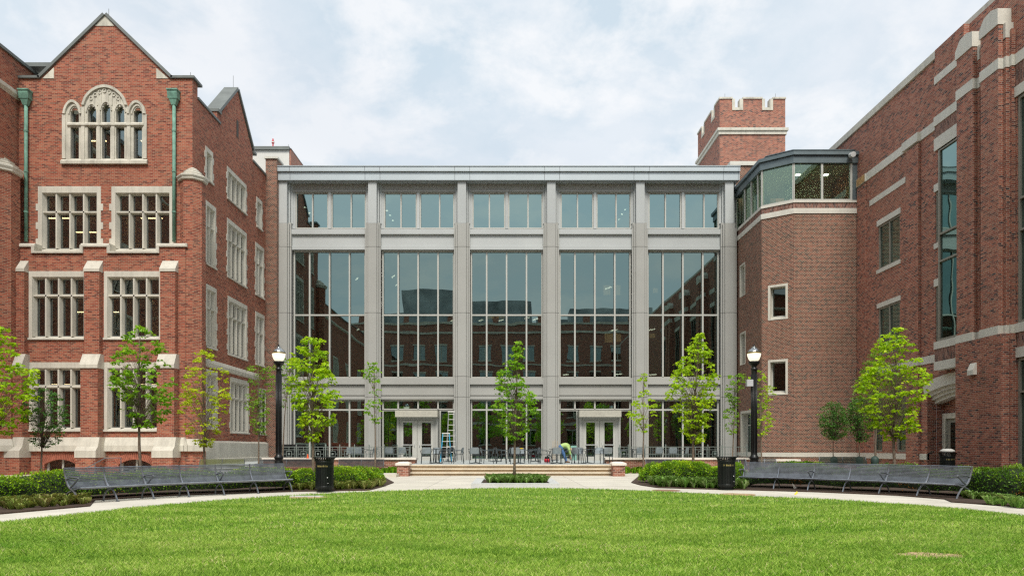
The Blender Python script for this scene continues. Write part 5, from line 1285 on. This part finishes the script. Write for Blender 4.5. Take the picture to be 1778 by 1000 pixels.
SKIN=pmat('skin',(.42,.25,.17),.6); SHIRT=pmat('hi vis shirt',(.42,.58,.20),.7,var=.05,scale=8); JEANS=pmat('blue jeans',(.07,.16,.34),.85,var=.15,scale=10); BOOT=pmat('brown boots',(.18,.10,.05),.7); HAIR=pmat('dark hair',(.03,.02,.015),.8)
def tub(name,paths,m,par,n=12):
    b=MB()
    for p in paths:
        q=spline([(x,y,z,r) for x,y,z,r in p],4); b.tube([k[:3] for k in q],[max(k[3],.004) for k in q],n)
    return b.build(name,m,par,True)
wx,wy=FX(977,38.6),38.6
wk=bpy.data.objects.new('person',None); COL.objects.link(wk); wk.location=(wx,wy,TZ); wk['label']='person in lime hi-vis shirt and blue jeans bending down on the terrace'; wk['category']='person'
hip=(-.12,0,.84); ch=(.20,0,.90); nk=(.37,0,.80)
bm_paths=[[(-.10,0,.82,.12),(.04,0,.90,.125),(.20,0,.90,.13),(.32,0,.83,.10),(.40,0,.77,.055),(.45,0,.73,.055)],
 [(-.10,.08,.82,.09),(.06,.10,.45,.06),(.20,.11,.08,.04)],[(-.10,-.08,.82,.09),(.06,-.10,.45,.06),(.20,-.11,.08,.04)],
 [(.30,.14,.83,.055),(.36,.19,.58,.042),(.40,.16,.34,.03),(.41,.15,.29,.028)],[(.30,-.14,.83,.055),(.38,-.19,.58,.042),(.42,-.16,.34,.03),(.43,-.15,.29,.028)]]
b=MB()
for p in bm_paths:
    q=spline(p,4); b.tube([k[:3] for k in q],[k[3] for k in q],12)
# head with brow, nose and chin, looking at the floor
q=spline([(.43,0,.75,.05),(.47,0,.70,.085),(.52,0,.62,.10),(.54,0,.55,.088),(.55,0,.51,.05)],4); b.tube([k[:3] for k in q],[k[3] for k in q],14)
b.tube([(.60,0,.66),(.635,0,.63),(.61,0,.61)],[.01,.018,.012],6); b.tube([(.59,-.1,.66),(.57,-.115,.63)],[.02,.02],6); b.tube([(.59,.1,.66),(.57,.115,.63)],[.02,.02],6)
for s in(-1,1):
    hx,hy,hz=(.41 if s>0 else .43),s*.15,.29
    b.tube([(hx,hy,hz),(hx+.01,hy,hz-.05),(hx+.02,hy,hz-.09)],[.028,.042,.036],8)
    for f,(o_,l) in enumerate(((-.03,.065),(-.01,.08),(.01,.075),(.03,.06))): b.tube([(hx+.02,hy+o_,hz-.085),(hx+.035,hy+o_,hz-.085-l*.5),(hx+.02,hy+o_,hz-.085-l)],[.010,.009,.007],6)
    b.tube([(hx+.02,hy-s*.03,hz-.03),(hx+.05,hy-s*.05,hz-.06),(hx+.06,hy-s*.045,hz-.09)],[.012,.010,.008],6)
OFF['person']=(0,0,0); body=b.build('body',SKIN,wk,True)
tub('shirt',[[(-.06,0,.865,.14),(.06,0,.915,.145),(.20,0,.915,.155),(.31,0,.85,.125),(.38,0,.79,.075)],[(.27,.10,.86,.085),(.33,.17,.72,.068),(.37,.19,.56,.055),(.40,.17,.42,.045)],[(.27,-.10,.86,.085),(.34,-.17,.72,.068),(.38,-.19,.56,.055),(.42,-.17,.42,.045)]],SHIRT,wk)
tub('jeans',[[(-.16,0,.78,.12),(-.10,0,.83,.15),(.0,0,.885,.135)],[(-.12,.08,.82,.115),(-.02,.10,.62,.095),(.07,.105,.44,.075),(.14,.11,.25,.065),(.19,.115,.09,.06)],[(-.12,-.08,.82,.115),(-.02,-.10,.62,.095),(.07,-.105,.44,.075),(.14,-.11,.25,.065),(.19,-.115,.09,.06)]],JEANS,wk)
for s in(-1,1): tub('boot',[[(.15,s*.115,.05,.05),(.24,s*.12,.045,.05),(.34,s*.125,.035,.04),(.38,s*.125,.03,.02)]],BOOT,wk)
tub('hair',[[(.42,0,.70,.07),(.455,0,.64,.10),(.48,0,.57,.095),(.50,0,.52,.06)]],HAIR,wk)
# small litter and markers
YF=pmat('yellow petal',(.90,.62,.03),.5); x,y=G(1381,862); tag(MB().add([(x-.03,y,.06),(x+.05,y+.02,.14),(x+.06,y-.02,.10),(x-.01,y-.03,.05),(x-.03,y,.07),(x+.05,y+.02,.15),(x+.06,y-.02,.11),(x-.01,y-.03,.06)],[(0,1,2,3),(7,6,5,4),(0,4,5,1),(1,5,6,2)]).build('fallen_leaf',YF),'bright yellow leaf lying on the lawn edge below the right bench','leaf')
x,y=G(1379,850); t=thing('marker_flag','small white marker flag under the long right bench','flag',(x,y,0)); MB().tube([(x,y,0),(x,y,.16)],.004,5).build('flag_stem',STEELD,t); MB().add([(x-.07,y,.18),(x,y+.01,.02),(x+.07,y-.01,.07),(x-.05,y,.20),(x-.07,y+.01,.18),(x,y+.02,.02),(x+.07,y,.07),(x-.05,y+.01,.20)],[(0,1,2,3),(7,6,5,4),(0,4,5,1),(1,5,6,2)]).build('flag_sheet',WHITEM,t)
x,y=G(470,800,.5)
cx_=FX(489,30.5); tag(MB().lathe([(.07,0),(.07,.02),(.05,.03),(.02,.2),(.005,.21)],cx_,34.5,12,cz=.80).build('traffic_cone',pmat('orange cone',(.85,.12,.03),.5)),'small orange cone glimpsed behind the left lamp post','cone')
# ================================================================ TREES
def foliage(clusters,leaf,k,seed,flat=.38,droop=.25):
    g=np.random.default_rng(seed); C=np.array([c[:3] for c in clusters]); S=np.array([c[3] for c in clusters]); n=len(C)
    idx=np.repeat(np.arange(n),np.maximum(4,(k*(S/np.mean(S))**1.6)).astype(int)); N=len(idx)
    d=g.normal(size=(N,3)); d/=np.linalg.norm(d,axis=1)[:,None]; d*=(g.random(N)**.5)[:,None]
    rad=np.hypot(d[:,0],d[:,1]); P=C[idx]+d*S[idx][:,None]*np.array([1,1,flat]); P[:,2]-=droop*S[idx]*rad**2*.6
    out=np.stack([d[:,0],d[:,1],-.25-.5*g.random(N)],1)+g.normal(size=(N,3))*.35; out/=np.linalg.norm(out,axis=1)[:,None]
    nrm=np.stack([g.normal(size=N)*.45,g.normal(size=N)*.45,np.ones(N)],1); side=np.cross(out,nrm); side/=np.linalg.norm(side,axis=1)[:,None]
    up=np.cross(side,out); L=(leaf*(.6+.8*g.random(N)))[:,None]
    V=np.zeros((N,6,3)); V[:,0]=P; V[:,1]=P+out*L*.35+side*L*.52-up*L*.06; V[:,2]=P+out*L*.62+side*L*.22; V[:,3]=P+out*L*1.0-up*L*.12; V[:,4]=P+out*L*.62-side*L*.22; V[:,5]=P+out*L*.35-side*L*.52-up*L*.06
    tone=g.random(n)[idx]; rnd=np.clip(.5*tone+.5*g.random(N)*.9+.12*d[:,2],0,1)
    return V,rnd
def tree(name,lab,px,Y,prof,ncl,leaf,k,m_,seed,tr=.055,z0=0,sz=.34,flat=.38,wobble=.06,group='young trees round the quad',pbase=None,limbs=1):
    g=random.Random(seed); x0=FX(pbase if pbase else px,Y)
    t=thing(name,lab,'tree',(x0,Y,z0),group)
    ys=[p[0] for p in prof]; top=FZ(ys[0],Y); bot=FZ(ys[-1],Y); xt=FX((prof[0][1]+prof[0][2])/2,Y)
    def at(ypx):
        for a,b in zip(prof[:-1],prof[1:]):
            if a[0]<=ypx<=b[0]:
                f=(ypx-a[0])/(b[0]-a[0]); return a[1]+(b[1]-a[1])*f,a[2]+(b[2]-a[2])*f
        return prof[-1][1:]
    H=top-z0; n=9; tp=[]
    for i in range(n):
        f=i/(n-1); tp.append((x0+(xt-x0)*f**1.6+(g.random()-.5)*wobble*(f>0)*(f<1)*H*.12,Y+(g.random()-.5)*wobble*H*.15*(f>0),z0+(H-.05)*f))
    rr=[tr*(1.25 if i==0 else 1)*(1-.88*(i/(n-1))**.9) for i in range(n)]
    m=MB().tube(tp,rr,8)
    def trunk(z):
        f=min(max((z-z0)/(H-.05),0),1)*(n-1); i=min(int(f),n-2); q=f-i; a,b=tp[i],tp[i+1]; return [a[j]+(b[j]-a[j])*q for j in range(3)]
    cl=[]; tries=0
    ncl=int(ncl*{'potted_tree':5.5,'small_tree':4.2,'thin_sapling':2.7}.get(name,1.75))
    while len(cl)<ncl and tries<ncl*40:
        tries+=1
        y=ys[0]+(ys[-1]-ys[0])*g.random(); l,r=at(y); wmax=max(p[2]-p[1] for p in prof)
        if g.random()>.18+.82*(r-l)/wmax: continue
        c=(l+r)/2; hw=(r-l)/2; s=sz*.46*(.6+.8*g.random())
        spx=s*F/Y*.8; 
        u=(g.random()*2-1); u=math.copysign(abs(u)**.75,u); dd=math.sqrt(max(0,1-u*u))*(g.random()*2-1)*.95
        xp=c+u*max(hw-spx,hw*.15); X=FX(xp,Y); YY=Y+dd*hw*Y/F*.95; Z=FZ(min(y+spx*flat*.8,ys[-1]),Y)
        if any((X-q[0])**2+(YY-q[1])**2+((Z-q[2])*1.6)**2<(.75*s)**2 for q in cl): continue
        cl.append((X,YY,Z,s))
    cl.append((xt,Y,top-.08,sz*.5))
    for (X,YY,Z,s) in cl:
        if not limbs: break
        w_=math.hypot(X-trunk(Z)[0],YY-Y); zs_=max(Z-.35-w_*(.9+.5*g.random()),bot-.05-.0*g.random(),z0+.3*H*0+ (bot-z0)*.92)
        a=trunk(min(zs_,Z)); mid=(a[0]+(X-a[0])*.45,a[1]+(YY-a[1])*.45,a[2]+(Z-a[2])*.62)
        r0=max(.005,tr*.17*(1-.6*(zs_-z0)/H)); m.tube(spline([tuple(a),mid,(X,YY,Z)],3),[r0*(1-.75*i/6) for i in range(7)],4,False)
    m.build('trunk',BARK,t,True,uv=False)
    V,rnd=foliage(cl,leaf*.98,13 if name!='potted_tree' else 16,seed,.33 if name!='potted_tree' else .8,.55); soup('crown',V,6,m_,t,rnd,off=(x0,Y,z0))
    return t
# (y, xl, xr) silhouettes read from the photograph
tree('maple_sapling','bright yellow green maple cropped by the left picture edge',-14,20.5,[(563,-20,8),(590,-35,28),(620,-60,48),(650,-70,62),(680,-75,62),(700,-70,50),(725,-70,40),(752,-60,10)],85,.10,70,LEAFM,11,tr=.06,sz=.30)
tree('small_tree','small dark green tree before the left basement window',72,21.5,[(672,62,86),(682,48,102),(700,42,118),(725,42,120),(745,48,112),(765,52,104),(775,70,82)],46,.05,75,LEAFD,12,tr=.038,sz=.21,flat=.6)
tree('maple_sapling','mid green maple before the bay window, left of the yellowish one',243,24.5,[(563,232,250),(580,214,278),(600,210,288),(620,198,288),(650,190,305),(680,196,308),(705,204,298),(725,222,296),(742,235,262)],105,.10,62,LEAFM2,13,tr=.062,sz=.30)
tree('maple_sapling','yellow green sparse maple at the corner of the left building',355,27.5,[(605,332,372),(625,335,378),(645,322,402),(665,306,398),(690,306,402),(715,310,398),(740,318,388),(760,335,376),(773,345,366)],92,.085,46,LEAFY,14,tr=.05,sz=.27,flat=.34)
tree('thin_sapling','sparse olive sapling before the side wall left of the lamp post',449,31.5,[(632,425,472),(650,430,478),(680,428,476),(700,422,466),(725,432,470),(745,436,466),(757,443,460)],50,.07,42,LEAFO,15,tr=.045,sz=.30,wobble=.03)
tree('thin_sapling','slender multi-stem sapling directly behind the left lamp post',490,33.0,[(620,486,524),(640,470,526),(665,478,512),(690,476,500),(705,480,496)],24,.085,42,LEAFO,16,tr=.045,sz=.34)
tree('maple_sapling','tall bright green maple between the left lamp post and bin',543,22.6,[(584,520,566),(600,515,572),(620,502,570),(645,500,580),(670,497,584),(695,506,596),(715,512,594),(735,516,580),(755,524,560),(764,535,552)],120,.095,50,LEAFM,17,tr=.058,sz=.26,flat=.32)
tree('thin_sapling','thin gappy sapling left of the left entrance',652,35.9,[(627,635,664),(642,624,664),(658,630,662),(672,640,662),(690,642,660),(702,622,668),(718,636,668),(732,648,660)],22,.10,36,LEAFM2,18,tr=.05,sz=.32)
tree('maple_sapling','bright maple growing from the central planter before the steps',893,24.6,[(589,895,908),(605,885,908),(625,876,914),(645,862,916),(665,860,914),(685,860,934),(705,852,938),(725,860,926),(745,866,920),(762,884,908)],112,.085,46,LEAFM2,19,tr=.050,z0=.1,sz=.25,flat=.4)
tree('thin_sapling','thin gappy sapling right of the right entrance',1117,35.9,[(645,1104,1130),(658,1106,1128),(672,1110,1124),(698,1094,1146),(715,1086,1144),(735,1096,1136),(748,1108,1124)],22,.10,36,LEAFM,20,tr=.05,sz=.33)
tree('maple_sapling','large bright green maple just left of the right bin',1203,28.5,[(577,1204,1224),(595,1196,1228),(615,1176,1240),(635,1170,1242),(655,1160,1250),(678,1150,1248),(700,1162,1242),(725,1176,1236),(748,1182,1230),(766,1196,1216)],135,.105,52,LEAFM,21,tr=.065,sz=.33,flat=.34)
tree('thin_sapling','thin sapling against the last hall column left of the right lamp post',1272,35.6,[(648,1262,1294),(664,1262,1300),(680,1258,1282),(700,1262,1284),(722,1252,1284),(742,1258,1284),(754,1266,1276)],26,.09,34,LEAFO,22,tr=.045,sz=.33)
tree('thin_sapling','thin yellow green sapling right of the right lamp post',1322,35.6,[(640,1304,1332),(658,1296,1334),(675,1312,1350),(700,1304,1340),(722,1300,1344),(742,1306,1342),(756,1314,1326)],30,.09,36,LEAFM,23,tr=.045,sz=.33)
tree('potted_tree','round dark green lollipop tree by the stair tower, leftmost of two',1447,33.8,[(696,1434,1460),(706,1424,1470),(722,1420,1474),(740,1422,1474),(752,1426,1470),(760,1440,1456)],52,.055,95,LEAFD,24,tr=.034,sz=.27,flat=.75,group='small dark trees by the stair tower')
tree('potted_tree','ragged dark green tree right of the round lollipop tree',1492,33.8,[(690,1480,1506),(705,1470,1516),(725,1470,1522),(745,1474,1520),(758,1484,1510),(765,1490,1498)],44,.06,80,LEAFD,25,tr=.034,sz=.27,flat=.6,group='small dark trees by the stair tower')
tree('small_tree','olive leafy tree partly hidden behind the big right maple',1521,30.5,[(608,1508,1530),(630,1498,1545),(660,1484,1560),(690,1478,1562),(720,1492,1560),(742,1506,1540)],80,.06,52,LEAFO,26,tr=.055,sz=.32,flat=.5)
tree('maple_sapling','biggest bright yellow green maple before the long right wing',1552,24.0,[(565,1552,1568),(582,1525,1578),(605,1512,1590),(630,1510,1598),(655,1492,1612),(680,1486,1616),(705,1498,1592),(725,1510,1590),(745,1520,1598),(760,1540,1574)],150,.10,55,LEAFM,27,tr=.06,sz=.30,flat=.33)
# soil bags / pots at the foot of the small trees
BAG=pmat('green black watering bag',(.03,.06,.05),.6)
for px,Y,c in ((1448,33.7,'dark watering bag round the foot of the round lollipop tree'),(1492,33.7,'green watering bag round the foot of the ragged dark tree'),(1519,30.4,'dark watering bag round the foot of the olive tree')):
    x=FX(px,Y); zz=FZ(797,Y); tag(MB().lathe([(.12,0),(.16,.2),(.15,zz-.15),(.17,zz),(.13,zz+.08),(.04,zz+.14)],x,Y,10).build('watering_bag',BAG,None,True),c,'watering bag')
# trees behind the camera, mirrored by the glass
def big_tree(x,y,h,r,seed,lab):
    g=random.Random(seed); t=thing('shade_tree',lab,'tree',(x,y,0),'leafy trees on the camera side of the quad'); m=MB().tube([(x,y,0),(x+.1,y,h*.35),(x,y+.1,h*.8)],[.16,.13,.04],8); cl=[]
    for k in range(60):
        a=g.random()*6.28; q=r*math.sqrt(g.random()); zz=h*.35+h*.6*g.random(); q*=math.sin(max(.15,min(1,(zz-h*.25)/(h*.75)))*math.pi)**.6
        X,Yq=x+q*math.cos(a),y+q*math.sin(a); cl.append((X,Yq,zz,.8)); m.tube([(x,y,zz*.7),(X,Yq,zz)],[.04,.01],4,False)
    m.build('trunk',BARK,t,uv=False); V,rn=foliage(cl,.22,45,seed,.6); soup('crown',V,6,LEAFM2,t,rn,off=(x,y,0))
for k,(x,y,h,r) in enumerate(((-16,-10,8,2.6),(-8,-14,7,2.4),(6,-13,7.5,2.6),(14,-10,8,2.8),(-3,-19,9,3))):
    big_tree(x,y,h,r,40+k,['leafy tree far left on the camera side of the quad','leafy tree near left on the camera side of the quad','leafy tree near right on the camera side of the quad','leafy tree far right on the camera side of the quad','tall leafy tree in the middle of the camera side'][k])
# ================================================================ HEDGES
def hedge(frontpts,depth,h,lab,seed,m_=HEDGE,dens=1050,leaf=.045,hfun=None):
    P=spline(frontpts,6); g=np.random.default_rng(seed); A=np.array(P); seg=np.diff(A,axis=0); L=np.hypot(seg[:,0],seg[:,1]); cum=np.concatenate([[0],np.cumsum(L)]); T=cum[-1]
    cx,cy=A[len(A)//2]; t=thing('hedge',lab,'hedge',(float(cx),float(cy),0),'clipped yew hedges behind the long benches')
    def pos(s):
        s=np.clip(s,0,T-1e-6); i=np.searchsorted(cum,s,side='right')-1; i=np.clip(i,0,len(seg)-1); f=(s-cum[i])/L[i]; p=A[i]+seg[i]*f[:,None]
        tn=seg[i]/L[i][:,None]; nn=np.stack([-tn[:,1],tn[:,0]],1); nn=np.where((nn[:,1]<0)[:,None],-nn,nn); return p,nn
    bump=lambda s,a:(.10*np.sin(s*2.3+seed)+.07*np.sin(s*5.1+seed*2)+.05*np.sin(s*9.7+a*3)+.05*np.sin(a*4+s*3.3))
    def surf(s,a):   # a 0..pi : front bottom -> top -> back bottom
        H=h*(1+bump(s,a)*.9) if hfun is None else h*hfun(s/T)*(1+bump(s,a)*.9)
        endr=np.clip(np.minimum(s,T-s)/.5,0.0,1)**.5
        c=-np.cos(a); ex=np.sign(c)*np.abs(c)**.6; q=(depth/2)*(1-ex*-1*0)*(1+bump(s,a)*.7)
        p,nn=pos(s); off=depth/2+ex*(depth/2)*(1+bump(s,a)*.8)*(.55+.45*endr); z=H*np.sin(a)**.55*(.25+.75*endr)
        return np.stack([p[:,0]+nn[:,0]*off,p[:,1]+nn[:,1]*off,z],1)
    ns=max(8,int(T/.25)); na=12; m=MB(); ss=np.repeat(np.linspace(0,T,ns),na); aa=np.tile(np.linspace(.04,math.pi-.04,na),ns); Q=surf(ss,aa); ctr=surf(ss,np.full_like(ss,math.pi/2)); ctr[:,2]*=.4
    Q=Q+(ctr-Q)*.16; vs=[tuple(map(float,q)) for q in Q]; fs=[(i*na+j,i*na+j+1,(i+1)*na+j+1,(i+1)*na+j) for i in range(ns-1) for j in range(na-1)]
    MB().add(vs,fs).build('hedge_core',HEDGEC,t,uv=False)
    N=int(dens*T*(depth+1.7*h)); s=g.random(N)*T; a=.02+(math.pi*.80)*g.random(N)**.85; Pp=surf(s,a); C=surf(s,np.full(N,math.pi/2)); C[:,2]*=.35
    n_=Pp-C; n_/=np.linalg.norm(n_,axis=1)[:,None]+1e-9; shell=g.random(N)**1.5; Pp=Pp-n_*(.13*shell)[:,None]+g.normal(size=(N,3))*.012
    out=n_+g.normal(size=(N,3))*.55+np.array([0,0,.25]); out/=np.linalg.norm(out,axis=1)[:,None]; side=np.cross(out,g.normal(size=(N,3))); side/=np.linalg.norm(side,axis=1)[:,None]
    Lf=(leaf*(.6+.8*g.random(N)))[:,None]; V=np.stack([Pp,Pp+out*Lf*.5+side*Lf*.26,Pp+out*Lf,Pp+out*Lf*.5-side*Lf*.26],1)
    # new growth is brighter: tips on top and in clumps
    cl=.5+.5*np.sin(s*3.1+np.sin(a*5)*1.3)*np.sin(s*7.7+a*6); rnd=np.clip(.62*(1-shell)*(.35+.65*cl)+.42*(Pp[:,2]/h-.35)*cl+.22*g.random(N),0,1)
    brown=(np.sin(s*1.9+seed)+np.sin(a*7+s*4)>1.35)&(Pp[:,2]<h*.45)
    V1=V[~brown]; soup('foliage',V1,4,m_,t,rnd[~brown],off=(float(cx),float(cy),0))
    if brown.sum()>50: soup('brown_patch',V[brown],4,BROWNT,t,rnd[brown],off=(float(cx),float(cy),0))
BROWNT=leafmat('browned yew',(.12,.05,.015),(.32,.13,.03),(.50,.26,.07),.2)
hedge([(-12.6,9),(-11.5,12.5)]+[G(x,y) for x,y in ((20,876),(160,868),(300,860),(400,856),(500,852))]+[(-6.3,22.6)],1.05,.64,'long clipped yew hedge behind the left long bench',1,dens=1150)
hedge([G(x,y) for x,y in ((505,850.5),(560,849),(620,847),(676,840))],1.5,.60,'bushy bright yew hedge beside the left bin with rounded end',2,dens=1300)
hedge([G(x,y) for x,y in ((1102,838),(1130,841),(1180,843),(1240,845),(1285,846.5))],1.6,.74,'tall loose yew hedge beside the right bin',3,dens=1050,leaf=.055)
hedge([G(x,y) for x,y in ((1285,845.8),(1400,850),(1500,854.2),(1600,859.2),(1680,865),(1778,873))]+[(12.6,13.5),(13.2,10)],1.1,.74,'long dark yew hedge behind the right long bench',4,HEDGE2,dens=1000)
# low shrubs and ivy
def patch(name,poly,n,h,w_,m_,lab,cat,seed,arch=.6,col=None,z0=.02):
    g=np.random.default_rng(seed); P=np.array(poly); lo=P.min(0); hi=P.max(0); nt_=int(n); x=g.random(nt_*3)*(hi[0]-lo[0])+lo[0]; y=g.random(nt_*3)*(hi[1]-lo[1])+lo[1]; ok=inside(x,y,poly); x=x[ok][:nt_]; y=y[ok][:nt_]
    B_=46; N=len(x)*B_; X=np.repeat(x,B_); Y=np.repeat(y,B_); hs_=np.repeat(.65+.6*g.random(len(x)),B_); a=g.random(N)*6.283; L=h*hs_*(.6+.6*g.random(N)); l=arch*L*(.3+.9*g.random(N)); r0=g.random(N)*.05
    X+=np.cos(a)*r0; Y+=np.sin(a)*r0; dx,dy=np.cos(a),np.sin(a); sx,sy_=-dy*w_/2,dx*w_/2
    V=np.zeros((N,6,3)); 
    def st(i,j,f,zf,wf):
        px,py,pz=X+dx*l*f,Y+dy*l*f,z0+L*zf; V[:,i]=np.stack([px-sx*wf,py-sy_*wf,pz],1); V[:,j]=np.stack([px+sx*wf,py+sy_*wf,pz],1)
    st(0,5,0,0,.7); st(1,4,.4,.72,1.0); st(2,3,1.0,.78,.25)
    tone=np.repeat(g.random(len(x)),B_); rnd=np.clip(.45*tone+.55*g.random(N),0,1); o=soup(name,V,6,m_,None,rnd); kind(o,'stuff'); tag(o,lab,cat); return o
patch('ground_cover',[(-10.2,12.2)]+[G(x,y) for x,y in ((0,889.5),(100,881),(153,877),(150,868),(80,868),(0,870))]+[(-11.4,12.8)],150,.20,.016,COVERD,'faded arching grassy plants edging the left path','ground cover',31)
patch('ground_cover',[G(x,y) for x,y in ((505,852.3),(545,852.3),(640,850.8),(668,843),(655,841),(600,844),(505,846))],190,.24,.02,COVERD,'grassy tufts in front of the bushy hedge by the left bin','ground cover',32)
patch('ground_cover',[G(x,y) for x,y in ((1128,842.5),(1145,846),(1240,849),(1296,850),(1296,846),(1200,842),(1140,840))],230,.30,.02,COVER,'fresh green grassy tufts in front of the right hedge','ground cover',33)
patch('ground_cover',[G(x,y) for x,y in ((1652,871),(1778,880),(1778,872),(1665,865.5))]+[(11.9,12),(11.4,12)],120,.20,.018,COVER,'fresh green grassy tufts at the right edge of the path','ground cover',34)
patch('ground_cover',[(px0+.55,ya+.55),(px1-.45,ya+.55),(px1-.45,yb_-.45),(px0+.55,yb_-.45)],330,.24,.018,COVER,'dense green grassy tufts filling the central planter','ground cover',35,z0=.11)
patch('ivy',[(FX(664,36.2),36.0),(-4.95,36.0),(-4.95,36.8),(FX(664,36.2),36.8)],40,.30,.04,LEAFM2,'low leafy shrub against the wall beside the left pier','shrub',36,arch=.3)
patch('ivy',[(5.3,35.9),(FX(1135,36.2),35.9),(FX(1135,36.2),36.8),(5.3,36.8)],60,.30,.04,LEAFM2,'low leafy shrub against the wall beside the right pier','shrub',37,arch=.3)
patch('ivy',[(FX(1375,33),33.2),(FX(1425,33),33.2),(FX(1425,33),34.4),(FX(1375,33),34.4)],40,.62,.05,LEAFM2,'low green shrub before the stair tower plinth','shrub',38,arch=.3)
